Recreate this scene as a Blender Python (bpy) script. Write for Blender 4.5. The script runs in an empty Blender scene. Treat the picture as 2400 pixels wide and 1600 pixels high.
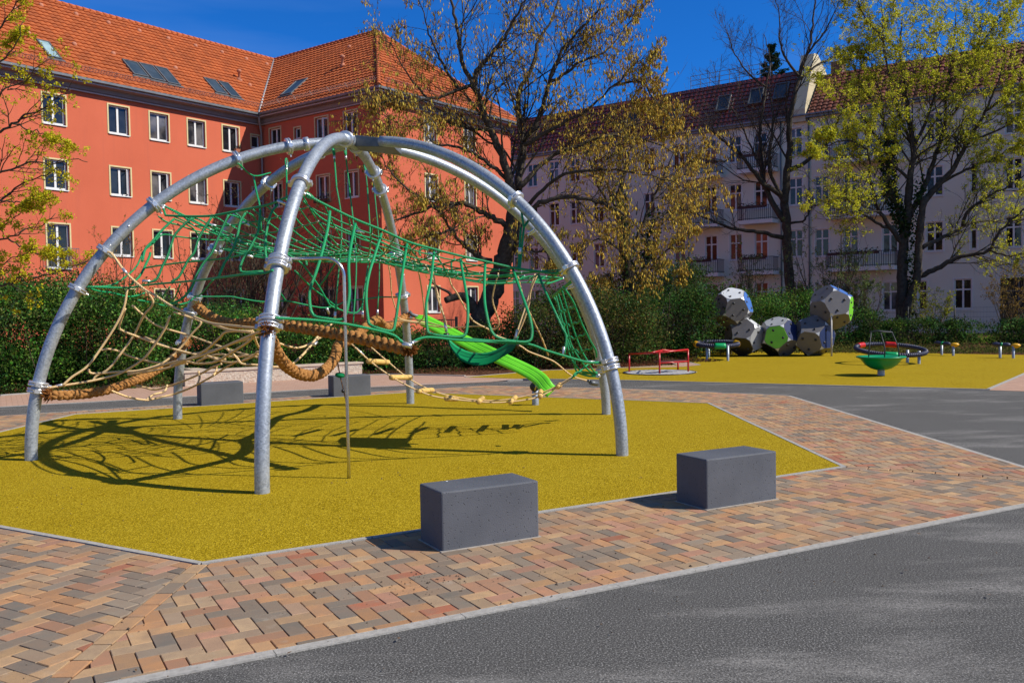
import bpy, math, random
import numpy as np
from mathutils import Vector, Matrix
rng = np.random.default_rng(7)
random.seed(7)
sc = bpy.context.scene
col = sc.collection
A3 = np.array
rad = math.radians

# ------------------------------------------------------------------ camera
CAM_H = 1.7
PITCH, ROLL, FOC = .03405, -.01776, 2101.9      # focal length in units of a 2400 px wide picture
FWD = A3([0, math.cos(PITCH), -math.sin(PITCH)])
_r0 = A3([1., 0, 0]); _u0 = np.cross(_r0, FWD)
RGT = math.cos(ROLL) * _r0 + math.sin(ROLL) * _u0
UPV = -math.sin(ROLL) * _r0 + math.cos(ROLL) * _u0
EYE = A3([0, 0, CAM_H])
cd = bpy.data.cameras.new("camera"); cam = bpy.data.objects.new("camera", cd); col.objects.link(cam)
mx = Matrix.Identity(4)
for i, a in enumerate((RGT, UPV, -FWD)):
    for j in range(3): mx[j][i] = a[j]
mx[0][3], mx[1][3], mx[2][3] = EYE
cam.matrix_world = mx
cd.sensor_width = 36; cd.lens = FOC / 2400 * 36; cd.clip_start = .05; cd.clip_end = 3000
sc.camera = cam

# ------------------------------------------------------------------ sky and sun
SUN_AZ, SUN_EL = -13.0, 42.5        # angle from +X towards +Y, elevation
w = bpy.data.worlds.new("World"); sc.world = w; w.use_nodes = True
nt = w.node_tree; nt.nodes.clear()
sky = nt.nodes.new('ShaderNodeTexSky'); sky.sky_type = 'NISHITA'; sky.sun_disc = False
sky.sun_elevation = rad(SUN_EL); sky.sun_rotation = rad(90 - SUN_AZ)
sky.altitude = 900; sky.air_density = 1.0; sky.dust_density = 0.2; sky.ozone_density = 6.0
bg = nt.nodes.new('ShaderNodeBackground'); bg.inputs[1].default_value = .098
out = nt.nodes.new('ShaderNodeOutputWorld')
tc = nt.nodes.new('ShaderNodeTexCoord'); mp = nt.nodes.new('ShaderNodeMapping')
mp.inputs['Scale'].default_value = (1.2, 1.2, 9.0); mp.inputs['Rotation'].default_value = (0, .12, .3)
nz = nt.nodes.new('ShaderNodeTexNoise'); nz.inputs['Scale'].default_value = 1.7; nz.inputs['Detail'].default_value = 5
rp = nt.nodes.new('ShaderNodeValToRGB'); rp.color_ramp.elements[0].position = .52; rp.color_ramp.elements[1].position = .85
rp.color_ramp.elements[0].color = (0, 0, 0, 1); rp.color_ramp.elements[1].color = (.28, .28, .28, 1)
mxn = nt.nodes.new('ShaderNodeMix'); mxn.data_type = 'RGBA'
hs = nt.nodes.new('ShaderNodeHueSaturation'); hs.inputs['Saturation'].default_value = 1.06
L = nt.links.new
L(tc.outputs['Generated'], mp.inputs[0]); L(mp.outputs[0], nz.inputs['Vector']); L(nz.outputs['Fac'], rp.inputs[0])
# added tint: blue band low down, horizon and zenith kept neutral for ambient light
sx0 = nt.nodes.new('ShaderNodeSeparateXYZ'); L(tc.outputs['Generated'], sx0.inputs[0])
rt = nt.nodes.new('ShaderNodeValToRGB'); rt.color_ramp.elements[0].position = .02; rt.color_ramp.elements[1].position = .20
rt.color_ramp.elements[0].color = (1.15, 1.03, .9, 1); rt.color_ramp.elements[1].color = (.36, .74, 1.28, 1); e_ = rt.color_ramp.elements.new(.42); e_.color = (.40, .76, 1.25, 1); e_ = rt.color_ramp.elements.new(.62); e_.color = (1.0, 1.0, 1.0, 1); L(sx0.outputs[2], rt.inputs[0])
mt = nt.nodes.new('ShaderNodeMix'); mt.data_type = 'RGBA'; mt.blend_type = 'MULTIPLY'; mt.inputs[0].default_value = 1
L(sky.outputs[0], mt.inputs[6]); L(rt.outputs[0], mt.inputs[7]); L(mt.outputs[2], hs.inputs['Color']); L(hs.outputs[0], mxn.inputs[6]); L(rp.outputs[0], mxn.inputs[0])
mxn.inputs[7].default_value = (2.2, 3.6, 7.2, 1)
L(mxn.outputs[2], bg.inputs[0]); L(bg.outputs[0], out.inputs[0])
SUNV = A3([math.cos(rad(SUN_EL)) * math.cos(rad(SUN_AZ)), math.cos(rad(SUN_EL)) * math.sin(rad(SUN_AZ)), math.sin(rad(SUN_EL))])
sl = bpy.data.lights.new("sun", 'SUN'); sl.energy = 4.85; sl.angle = rad(.53); sl.color = (1, .935, .815)
so = bpy.data.objects.new("sun", sl); col.objects.link(so)
so.rotation_euler = Vector(-SUNV).to_track_quat('-Z', 'Y').to_euler(); so.location = (20, -5, 30)
vs = sc.view_settings; vs.view_transform = 'Standard'; vs.look = 'None'; vs.gamma = 1; vs.exposure = 0.2
sc.cycles.max_bounces = 6; sc.cycles.transparent_max_bounces = 6

# ------------------------------------------------------------------ picture <-> place
def ray(x, y): return RGT * (x - 1200) / FOC - UPV * (y - 800) / FOC + FWD
def at(x, y, d): return EYE + ray(x, y) * d                       # a point d metres ahead along a sight line
def gnd(x, y, z=0.0):
    d = ray(x, y); return EYE + d * ((z - CAM_H) / d[2])
def onplane(x, y, P, n):
    d = ray(x, y); return EYE + d * (((A3(P) - EYE) @ n) / (d @ n))
def catmull(P, k=6):
    P = A3(P, float)
    if len(P) < 3:
        return np.linspace(P[0], P[-1], k + 1)
    Q = np.vstack([2 * P[0] - P[1], P, 2 * P[-1] - P[-2]]); o = []
    for i in range(1, len(Q) - 2):
        p0, p1, p2, p3 = Q[i - 1], Q[i], Q[i + 1], Q[i + 2]
        for t in np.arange(k) / k:
            o.append(.5 * (2 * p1 + (p2 - p0) * t + (2 * p0 - 5 * p1 + 4 * p2 - p3) * t * t + (3 * p1 - p0 - 3 * p2 + p3) * t ** 3))
    o.append(Q[-2]); return A3(o)
def resample(P, n):
    P = A3(P, float); s = np.r_[0, np.cumsum(np.linalg.norm(np.diff(P, axis=0), axis=1))]
    t = np.linspace(0, s[-1], n); return np.stack([np.interp(t, s, P[:, i]) for i in range(3)], 1)

# ------------------------------------------------------------------ materials
def rgb(r, g=None, b=None):
    if g is None: r, g, b = r
    return (r, g, b, 1)
class NT:
    def __init__(s, name):
        s.m = bpy.data.materials.new(name); s.m.use_nodes = True; s.t = s.m.node_tree
        s.p = s.t.nodes['Principled BSDF']; s.o = s.t.nodes['Material Output']
    def n(s, k, **kw):
        x = s.t.nodes.new('ShaderNode' + k)
        for a, v in kw.items(): setattr(x, a, v)
        return x
    def l(s, a, b): s.t.links.new(a, b)
    def coord(s, kind='Object', scale=(1, 1, 1), rot=(0, 0, 0)):
        c = s.n('TexCoord'); m = s.n('Mapping'); m.inputs['Scale'].default_value = scale; m.inputs['Rotation'].default_value = rot
        s.l(c.outputs[kind], m.inputs[0]); return m.outputs[0]
    def noise(s, vec, scale, detail=4, rough=.55):
        x = s.n('TexNoise'); x.inputs['Scale'].default_value = scale; x.inputs['Detail'].default_value = detail
        x.inputs['Roughness'].default_value = rough; s.l(vec, x.inputs['Vector']); return x.outputs['Fac']
    def ramp(s, fac, stops):
        x = s.n('ValToRGB'); e = x.color_ramp.elements
        while len(e) < len(stops): e.new(.5)
        for i, (p, c) in enumerate(stops): e[i].position = p; e[i].color = rgb(c) if len(c) == 3 else c
        s.l(fac, x.inputs[0]); return x.outputs[0]
    def mix(s, fac, a, b, mode='MIX'):
        x = s.n('Mix', data_type='RGBA', blend_type=mode)
        for v, i in ((fac, 0), (a, 6), (b, 7)):
            if isinstance(v, (int, float)): x.inputs[i].default_value = v
            elif isinstance(v, tuple): x.inputs[i].default_value = rgb(v) if len(v) == 3 else v
            else: s.l(v, x.inputs[i])
        return x.outputs[2]
    def math(s, op, a, b=0.0):
        x = s.n('Math', operation=op)
        for v, i in ((a, 0), (b, 1)):
            if isinstance(v, (int, float)): x.inputs[i].default_value = v
            else: s.l(v, x.inputs[i])
        return x.outputs[0]
    def bump(s, h, dist=.01, strength=1.0):
        x = s.n('Bump'); x.inputs['Strength'].default_value = strength; x.inputs['Distance'].default_value = dist
        s.l(h, x.inputs['Height']); s.l(x.outputs[0], s.p.inputs['Normal'])
    def set(s, rough=.6, metal=0., spec=.5, coat=None):
        s.p.inputs['Roughness'].default_value = rough; s.p.inputs['Metallic'].default_value = metal
        s.p.inputs['Specular IOR Level'].default_value = spec
        if coat: s.p.inputs['Coat Weight'].default_value = coat
    def base(s, c):
        if isinstance(c, tuple): s.p.inputs['Base Color'].default_value = rgb(c) if len(c) == 3 else c
        else: s.l(c, s.p.inputs['Base Color'])
MATS = {}
def simple(name, c1, c2=None, scale=8., rough=.6, metal=0., spec=.5, bump=0., bscale=60., lo=.3, hi=.7):
    if name in MATS: return MATS[name]
    k = NT(name); v = k.coord('Object')
    if c2 is None: c2 = tuple(x * .8 for x in c1)
    k.base(k.mix(k.ramp(k.noise(v, scale, 5), [(lo, (0, 0, 0)), (hi, (1, 1, 1))]), c1, c2))
    if bump: k.bump(k.noise(v, bscale, 3), bump)
    k.set(rough, metal, spec); MATS[name] = k.m; return k.m

# galvanised steel: spangle cells, streaks
k = NT('galvanised steel'); v = k.coord('Object')
vo = k.n('TexVoronoi'); vo.inputs['Scale'].default_value = 55; k.l(v, vo.inputs['Vector'])
c = k.mix(k.ramp(vo.outputs['Color'], [(.2, (.3, .335, .37)), (.8, (.52, .56, .6))]), (.4, .44, .48), (.5, .54, .58))
c = k.mix(k.math('MULTIPLY', k.ramp(k.noise(v, 3, 5), [(.4, (0, 0, 0)), (.7, (1, 1, 1))]), .5), k.ramp(vo.outputs['Color'], [(.1, (.25, .28, .32)), (.9, (.46, .50, .55))]), (.52, .55, .58))
k.base(c); k.set(.46, .5, .5); k.bump(k.noise(v, 25, 3), .002); GALV = k.m
ALU = simple('cast aluminium', (.78, .78, .79), (.6, .61, .63), 20, .3, .7)
STEEL = simple('polished steel', (.66, .64, .62), (.5, .49, .48), 6, .22, .95)
DKSTEEL = simple('dark zinc', (.16, .17, .18), (.1, .11, .12), 9, .5, .4)
def rope_mat(name, c1, c2, tw=160.):
    k = NT(name); v = k.coord('Object', rot=(.7, .5, .3))
    wv = k.n('TexWave', wave_type='BANDS'); wv.inputs['Scale'].default_value = tw / 6.28; wv.inputs['Distortion'].default_value = .5
    k.l(v, wv.inputs['Vector'])
    k.base(k.mix(wv.outputs['Fac'], c2, c1)); k.set(.55); k.bump(wv.outputs['Fac'], .004); return k.m
ROPE_G = rope_mat('green rope', (.0, .36, .12), (.0, .24, .075))
ROPE_T = rope_mat('tan rope', (.84, .60, .30), (.68, .44, .20))
ROPE_M = simple('manila fibre', (.52, .26, .085), (.30, .13, .04), 30, .95, 0, .1, .010, 170)
ROPE_F = simple('frayed fibre', (.33, .13, .035), (.22, .08, .02), 40, .95, 0, .1, .01, 200)
RUBBER_G = simple('green rubber', (.0, .19, .062), (.0, .15, .05), 5, .7, 0, .15, .001, 30)
RUBBER_LT = simple('green rubber edge', (.0, .36, .11), (.0, .3, .09), 5, .4)
LIME = simple('lime plastic', (.16, .68, .03), (.13, .6, .02), 4, .35)
BLACK = simple('black plastic', (.012, .013, .016), (.02, .02, .024), 10, .45)
WOODR = simple('rung wood', (.78, .52, .17), (.6, .36, .1), 18, .55, 0, .4, .002, 60)
WHITE = simple('white paint', (.74, .74, .73), (.66, .66, .65), 3, .45)
RED = simple('red paint', (.55, .012, .014), (.45, .01, .01), 3, .33)
NAVY = simple('navy rope', (.012, .016, .05), (.03, .035, .08), 30, .5)
YEL = simple('yellow plastic', (.75, .40, .01), (.66, .34, .01), 3, .38)
BARK = simple('bark', (.045, .036, .028), (.10, .082, .062), 9, .95, 0, .15, .03, 16)
BARK2 = simple('twig bark', (.07, .05, .034), (.12, .09, .06), 5, .95, 0, .1)
BARK3 = simple('pale bark', (.16, .12, .08), (.09, .07, .045), 9, .95, 0, .1)
# concrete block
k = NT('anthracite concrete'); v = k.coord('Object')
vo = k.n('TexVoronoi'); vo.inputs['Scale'].default_value = 48; vo.inputs['Randomness'].default_value = 1; k.l(v, vo.inputs['Vector'])
pore = k.ramp(vo.outputs['Distance'], [(.13, (0, 0, 0)), (.24, (1, 1, 1))])
sel = k.ramp(vo.outputs['Color'], [(.55, (1, 1, 1)), (.6, (0, 0, 0))])
porem = k.mix(sel, pore, (1, 1, 1))
c = k.mix(k.ramp(k.noise(v, 2.2, 6), [(.35, (0, 0, 0)), (.7, (1, 1, 1))]), (.070, .076, .090), (.125, .132, .15))
c = k.mix(k.ramp(k.noise(v, 170, 2), [(.3, (0, 0, 0)), (.75, (1, 1, 1))]), c, (.085, .09, .105))
k.base(k.mix(porem, (.03, .032, .038), c)); k.set(.72); k.bump(k.math('ADD', porem, k.noise(v, 120, 2)), .002); BLOCKM = k.m
# asphalt
k = NT('asphalt'); v = k.coord('Object')
grain = k.noise(v, 95, 3, .85)
c = k.ramp(grain, [(.33, (.008, .008, .008)), (.45, (.052, .050, .048)), (.55, (.108, .105, .10)), (.67, (.46, .45, .43))])
c = k.mix(k.ramp(k.noise(v, .55, 6, .6), [(.35, (0, 0, 0)), (.8, (.4, .4, .4))]), c, (.07, .066, .062))
vs_ = k.coord('Object', scale=(.5, 1.5, 1), rot=(0, 0, -.5))
dust = k.math('MULTIPLY', k.ramp(k.noise(vs_, .9, 9, .68), [(.52, (0, 0, 0)), (.72, (1, 1, 1))]), k.ramp(k.noise(v, 40, 4, .85), [(.38, (0, 0, 0)), (.62, (1, 1, 1))]))
c = k.mix(k.math('MULTIPLY', dust, .75), c, (.40, .38, .355))
k.base(c); k.set(.9, 0, .2); k.bump(grain, .003); ASPH = k.m
# rubber granulate play surface
k = NT('yellow rubber granulate'); v = k.coord('Object')
vo = k.n('TexVoronoi'); vo.inputs['Scale'].default_value = 85; k.l(v, vo.inputs['Vector'])
c = k.ramp(vo.outputs['Color'], [(.1, (.17, .115, .001)), (.5, (.315, .212, .002)), (.92, (.56, .405, .03))])
c = k.mix(k.ramp(k.noise(v, .9, 7, .65), [(.35, (0, 0, 0)), (.75, (.5, .5, .5))]), c, (.39, .285, .015), 'MIX')
c = k.mix(k.ramp(k.noise(v, .35, 5, .6), [(.55, (0, 0, 0)), (.8, (.35, .35, .35))]), c, (.22, .145, .002), 'MIX')
c2 = k.mix(k.ramp(k.noise(v, 60, 3, .85), [(.33, (1, 1, 1)), (.43, (0, 0, 0))]), c, (.12, .07, .001))
k.base(c2); k.set(.9, 0, .08); k.bump(vo.outputs['Distance'], .006); MATY = k.m
# mulch
k = NT('bark mulch'); v = k.coord('Object')
vo = k.n('TexVoronoi'); vo.inputs['Scale'].default_value = 16; k.l(v, vo.inputs['Vector'])
k.base(k.ramp(vo.outputs['Color'], [(.1, (.035, .017, .010)), (.5, (.10, .042, .022)), (.9, (.20, .09, .05))])); k.set(.95, 0, .1)
k.bump(vo.outputs['Distance'], .06); MULCH = k.m
# kerb stone
KERB = simple('kerb concrete', (.42, .40, .37), (.30, .285, .26), 30, .9, 0, .2, .004, 120)
# pavers: colour per paver from the mesh, mottling from noise
k = NT('clay pavers'); v = k.coord('Object'); at_ = k.n('Attribute', attribute_name='Col')
c = k.mix(k.ramp(k.noise(v, 9, 5), [(.3, (0, 0, 0)), (.72, (1, 1, 1))]), at_.outputs['Color'], (.27, .18, .12))
c = k.mix(.6, at_.outputs['Color'], c)
c = k.mix(k.ramp(k.noise(v, 1.1, 5, .6), [(.45, (0, 0, 0)), (.75, (.35, .35, .35))]), c, (.22, .17, .13))
c = k.mix(k.ramp(k.noise(v, 5.5, 6, .7), [(.60, (0, 0, 0)), (.74, (.5, .5, .5))]), c, (.44, .37, .29))
c = k.mix(k.ramp(k.noise(v, 320, 2, .7), [(.3, (.55, .55, .55)), (.5, (0, 0, 0))]), c, (.12, .075, .05))
k.base(c); k.set(.85, 0, .3); k.bump(k.noise(v, 150, 3), .003); PAVER = k.m
# far paving (seen at a glancing angle)
k = NT('far pavers'); v = k.coord('Object', rot=(0, 0, -.52))
br = k.n('TexBrick'); br.inputs['Scale'].default_value = 1; br.inputs['Brick Width'].default_value = .2; br.inputs['Row Height'].default_value = .1
br.inputs['Mortar Size'].default_value = .006; br.inputs['Color1'].default_value = rgb(.46, .27, .19); br.inputs['Color2'].default_value = rgb(.40, .25, .185); br.inputs['Mortar'].default_value = rgb(.2, .11, .07)
k.l(v, br.inputs['Vector'])
k.base(k.mix(k.ramp(k.noise(v, 4, 6, .7), [(.35, (0, 0, 0)), (.7, (.6, .6, .6))]), br.outputs['Color'], (.50, .345, .265))); k.set(.9, 0, .2); FARP = k.m
# house walls
k = NT('red render'); v = k.coord('Object')
c = k.mix(k.ramp(k.noise(v, .35, 6, .6), [(.3, (0, 0, 0)), (.7, (1, 1, 1))]), (.60, .142, .078), (.53, .12, .064))
c = k.mix(k.ramp(k.noise(v, 22, 3), [(.3, (0, 0, 0)), (.8, (.35, .35, .35))]), c, (.62, .165, .085))
vz = k.coord('Object', scale=(1.6, 1.6, .12)); c = k.mix(k.ramp(k.noise(vz, 1.3, 6, .7), [(.5, (0, 0, 0)), (.78, (.5, .5, .5))]), c, (.45, .115, .075))
c = k.mix(k.ramp(k.noise(v, .11, 3, .5), [(.45, (0, 0, 0)), (.6, (.3, .3, .3))]), c, (.68, .18, .10))
k.base(c); k.set(.9, 0, .15); k.bump(k.noise(v, 40, 3), .01); RENDER = k.m
k = NT('grey render'); v = k.coord('Object')
c = k.mix(k.ramp(k.noise(v, .3, 6, .6), [(.3, (0, 0, 0)), (.7, (1, 1, 1))]), (.80, .77, .62), (.70, .67, .54))
k.base(c); k.set(.9, 0, .15); k.bump(k.noise(v, 30, 3), .01); GRAYR = k.m
def tile_mat(name, a, b, rough=.6, spec=.4):
    k = NT(name); v = k.coord('Object'); at_ = k.n('Attribute', attribute_name='Col')
    c = k.mix(at_.outputs['Fac'], a, b)
    c = k.mix(k.ramp(k.noise(v, .7, 6, .65), [(.42, (0, 0, 0)), (.75, (.45, .45, .45))]), c, tuple(x * .62 for x in a))
    k.base(c); k.set(rough, 0, spec); return k.m
TILE_L = tile_mat('orange clay tiles', (.47, .122, .036), (.33, .088, .03), .65, .25)
TILE_G = tile_mat('glazed red tiles', (.14, .018, .010), (.10, .016, .010), .14, 1.)
TILE_B = tile_mat('brown red tiles', (.20, .055, .03), (.12, .04, .025), .6, .4)
TRIM = simple('mauve grey trim', (.26, .225, .235), (.22, .19, .20), 2, .8)
TRIM_L = simple('pale pink trim', (.52, .42, .40), (.46, .38, .36), 3, .8)
CREAM = simple('cream surround', (.66, .56, .30), (.58, .48, .25), 6, .8)
ZINC = simple('zinc gutter', (.24, .26, .28), (.17, .185, .2), 2, .5, .5)
PIPEW = simple('grey downpipe', (.35, .34, .34), (.28, .27, .27), 2, .6, .2)
FRAMEW = simple('white window frame', (.78, .78, .77), (.72, .72, .71), 3, .4)
FRAMEG = simple('pale window frame', (.80, .78, .72), (.72, .70, .65), 3, .6)
STONE_W = None
k = NT('quartz wall stone'); v = k.coord('Object')
br = k.n('TexBrick'); br.inputs['Scale'].default_value = 1; br.inputs['Brick Width'].default_value = .34; br.inputs['Row Height'].default_value = .13
br.offset = .37; br.inputs['Mortar Size'].default_value = .006; br.inputs['Color1'].default_value = rgb(.48, .33, .24); br.inputs['Color2'].default_value = rgb(.40, .33, .27); br.inputs['Mortar'].default_value = rgb(.3, .22, .16)
cb = k.n('TexCoord'); sx = k.n('SeparateXYZ'); cx_ = k.n('CombineXYZ'); k.l(cb.outputs['Object'], sx.inputs[0]); k.l(sx.outputs[0], cx_.inputs[0]); k.l(sx.outputs[2], cx_.inputs[1]); k.l(cx_.outputs[0], br.inputs['Vector'])
k.base(k.mix(k.ramp(k.noise(cb.outputs['Object'], 13, 5, .7), [(.4, (0, 0, 0)), (.66, (1, 1, 1))]), br.outputs['Color'], (.62, .55, .45))); k.set(.9); k.bump(k.noise(cb.outputs['Object'], 25, 4), .03); STONE_W = k.m
def glass_mat(name, c, cur=None, rough=.04):
    k = NT(name); v = k.coord('Object')
    k.base(k.mix(k.ramp(k.noise(v, 1.1, 3), [(.4, (0, 0, 0)), (.62, (1, 1, 1))]), c, cur or tuple(x * .6 for x in c)))
    k.set(rough, 0, .55)
    return k.m
GLASS_D = glass_mat('dark window glass', (.012, .014, .018), (.03, .035, .04))
GLASS_C = glass_mat('curtained window glass', (.02, .022, .028), (.16, .15, .15))
GLASS_G = glass_mat('shaded window glass', (.008, .008, .01), (.05, .03, .025))
GLASS_R = glass_mat('red curtained glass', (.30, .10, .06), (.06, .03, .03))
SKYL = glass_mat('skylight glass', (.05, .07, .09), (.03, .045, .06))
SKYL2 = glass_mat('pale skylight glass', (.35, .48, .5), (.22, .33, .36), .1)
def leaf_mat(name, spread=.0, trans=.35):
    k = NT(name); a = k.n('Attribute', attribute_name='Col')
    d = k.n('BsdfDiffuse'); t = k.n('BsdfTranslucent'); m = k.n('MixShader'); m.inputs[0].default_value = trans
    k.l(a.outputs['Color'], d.inputs[0]); k.l(a.outputs['Color'], t.inputs[0]); k.l(d.outputs[0], m.inputs[1]); k.l(t.outputs[0], m.inputs[2])
    k.l(m.outputs[0], k.o.inputs[0]); return k.m
LEAF = leaf_mat('leaves'); CATKIN = leaf_mat('catkins', trans=.2)
PANEL = {
 'gray': simple('grey panel', (.15, .14, .14), (.12, .115, .12), 4, .45), 'light': simple('light grey panel', (.36, .37, .38), (.3, .31, .32), 4, .45), 'white': simple('white panel', (.62, .64, .66), (.55, .57, .6), 4, .4),
 'blue': simple('blue panel', (.06, .17, .50), (.05, .14, .42), 4, .4), 'green': simple('bright green panel', (.20, .62, .03), (.17, .55, .02), 4, .4),
 'navy': simple('navy panel', (.015, .03, .11), (.012, .025, .09), 4, .35), 'black': simple('black panel', (.012, .012, .016), (.02, .02, .024), 4, .4)}

# ------------------------------------------------------------------ mesh builder
class MB:
    def __init__(s): s.v = []; s.n = 0; s.g = []          # g: (faces array (F,k), material index, smooth, colours or None)
    def add(s, V, Fc, mi=0, smooth=False, colr=None):
        V = np.asarray(V, float).reshape(-1, 3)
        if isinstance(Fc, np.ndarray): groups = [(Fc, colr)]
        else:
            d = {}
            for i, f in enumerate(Fc): d.setdefault(len(f), []).append((f, i))
            groups = [(A3([f for f, _ in q]), None if colr is None else A3(colr)[[i for _, i in q]]) for q in d.values()]
        for f, cc in groups:
            if len(f): s.g.append((f + s.n, mi, smooth, cc))
        s.v.append(V); s.n += len(V)
    def box(s, c, size, R=None, mi=0):
        x, y, z = A3(size) / 2.
        V = A3([[a, b, d] for a in (-x, x) for b in (-y, y) for d in (-z, z)])
        if R is not None: V = V @ A3(R)          # R rows = local axes
        s.add(V + A3(c), [(0, 1, 3, 2), (4, 6, 7, 5), (0, 4, 5, 1), (2, 3, 7, 6), (0, 2, 6, 4), (1, 5, 7, 3)], mi)
    def span(s, o, a, b, c, mi=0):               # box from a corner and three edge vectors
        o, a, b, c = map(A3, (o, a, b, c)); V = A3([o + i * a + j * b + l * c for i in (0, 1) for j in (0, 1) for l in (0, 1)])
        f = [(0, 1, 3, 2), (4, 6, 7, 5), (0, 4, 5, 1), (2, 3, 7, 6), (0, 2, 6, 4), (1, 5, 7, 3)]
        if np.dot(np.cross(a, b), c) < 0: f = [q[::-1] for q in f]
        s.add(V, f, mi)
    def poly(s, P, mi=0): s.add(P, [tuple(range(len(P)))], mi)
    def tube(s, P, r, k=8, mi=0, caps=True, smooth=True, closed=False):
        P = A3(P, float); n = len(P); r = np.broadcast_to(np.asarray(r, float), (n,))
        T = np.gradient(P, axis=0)
        if closed: T = np.roll(P, -1, 0) - np.roll(P, 1, 0)
        T /= np.linalg.norm(T, axis=1)[:, None] + 1e-12
        a = A3([0, 0, 1.]) if abs(T[0][2]) < .9 else A3([1., 0, 0])
        N = [np.cross(T[0], a)]; N[0] /= np.linalg.norm(N[0])
        for i in range(1, n):
            v = N[-1] - T[i] * (N[-1] @ T[i]); N.append(v / (np.linalg.norm(v) + 1e-12))
        N = A3(N); B = np.cross(T, N); th = np.arange(k) * 2 * math.pi / k
        V = P[:, None] + r[:, None, None] * (np.cos(th)[None, :, None] * N[:, None] + np.sin(th)[None, :, None] * B[:, None])
        i = np.arange(n if closed else n - 1)[:, None]; j = np.arange(k)[None]
        a0 = i * k + j; a1 = i * k + (j + 1) % k; b0 = ((i + 1) % n) * k + j; b1 = ((i + 1) % n) * k + (j + 1) % k
        s.add(V.reshape(-1, 3), np.stack([a0, a1, b1, b0], -1).reshape(-1, 4), mi, smooth)
        if caps and not closed:
            s.g.append((A3([[s.n - n * k + q for q in range(k)][::-1]]), mi, False, None))
            s.g.append((A3([[s.n - k + q for q in range(k)]]), mi, False, None))
    def tubes(s, P, r, k=3, mi=0):               # many short tubes at once: P (B,n,3), r (B,n)
        Bn, n, _ = P.shape; T = np.gradient(P, axis=1); T /= np.linalg.norm(T, axis=2)[..., None] + 1e-12
        ref = np.broadcast_to(A3([.31, .17, .93]), T.shape); N = np.cross(T, ref); N /= np.linalg.norm(N, axis=2)[..., None] + 1e-9
        B = np.cross(T, N); th = np.arange(k) * 2 * math.pi / k
        V = P[:, :, None] + r[:, :, None, None] * (np.cos(th)[None, None, :, None] * N[:, :, None] + np.sin(th)[None, None, :, None] * B[:, :, None])
        b = np.arange(Bn)[:, None, None] * n * k; i = np.arange(n - 1)[None, :, None] * k; j = np.arange(k)[None, None]; j1 = (j + 1) % k
        s.add(V.reshape(-1, 3), np.stack([b + i + j, b + i + j1, b + i + k + j1, b + i + k + j], -1).reshape(-1, 4), mi, True)
    def lathe(s, c, prof, k=24, mi=0, axis=None, smooth=True):   # prof: (radius, height) list, about axis
        ax = A3([0, 0, 1.]) if axis is None else A3(axis, float); ax = ax / np.linalg.norm(ax)
        e = np.cross(ax, [1, 0, 0] if abs(ax[0]) < .8 else [0, 1, 0]); e /= np.linalg.norm(e); f = np.cross(ax, e)
        th = np.arange(k) * 2 * math.pi / k; V = []
        for rr, h in prof: V.append(A3(c) + ax * h + rr * (np.cos(th)[:, None] * e + np.sin(th)[:, None] * f))
        n = len(prof); i = np.arange(n - 1)[:, None] * k; j = np.arange(k)[None]; j1 = (j + 1) % k
        s.add(np.vstack(V), np.stack([i + j, i + j1, i + k + j1, i + k + j], -1).reshape(-1, 4), mi, smooth)
    def build(s, name, mats, parent=None):
        me = bpy.data.meshes.new(name)
        if not isinstance(mats, (list, tuple)): mats = [mats]
        for m in mats: me.materials.append(m)
        V = np.vstack(s.v) if s.v else np.zeros((0, 3))
        me.vertices.add(len(V)); me.vertices.foreach_set('co', V.astype(np.float32).ravel())
        lt = np.concatenate([np.full(len(f), f.shape[1]) for f, *_ in s.g]); li = np.concatenate([f.ravel() for f, *_ in s.g])
        me.loops.add(len(li)); me.loops.foreach_set('vertex_index', li.astype(np.int32))
        me.polygons.add(len(lt)); me.polygons.foreach_set('loop_start', np.r_[0, np.cumsum(lt)[:-1]].astype(np.int32))
        me.polygons.foreach_set('material_index', np.concatenate([np.full(len(f), m) for f, m, _, _ in s.g]).astype(np.int32))
        me.polygons.foreach_set('use_smooth', np.concatenate([np.full(len(f), q) for f, _, q, _ in s.g]))
        if any(c is not None for *_, c in s.g):
            C = np.concatenate([np.full((len(f), 3), .5) if c is None else np.broadcast_to(c, (len(f), 3)) for f, _, _, c in s.g])
            at_ = me.attributes.new('Col', 'FLOAT_COLOR', 'FACE'); at_.data.foreach_set('color', np.c_[C, np.ones(len(C))].astype(np.float32).ravel())
        me.update(calc_edges=True)
        o = bpy.data.objects.new(name, me); col.objects.link(o)
        if parent is not None: o.parent = parent
        return o
def tag(o, label=None, cat=None, group=None, kind=None):
    if label: o['label'] = label
    if cat: o['category'] = cat
    if group: o['group'] = group
    if kind: o['kind'] = kind
    return o
def thing(name, label, cat, group=None, loc=None):
    o = bpy.data.objects.new(name, None); col.objects.link(o); o.empty_display_size = .2
    return tag(o, label, cat, group)
def copy_tree(o, parent=None, off=None):
    c = o.copy(); col.objects.link(c); c.parent = parent
    for ch in list(o.children): copy_tree(ch, c)
    return c
def weld_bevel(o, wd=.01, seg=2):
    m = o.modifiers.new('bevel', 'BEVEL'); m.width = wd; m.segments = seg; m.limit_method = 'ANGLE'; m.angle_limit = rad(40); return o

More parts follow.
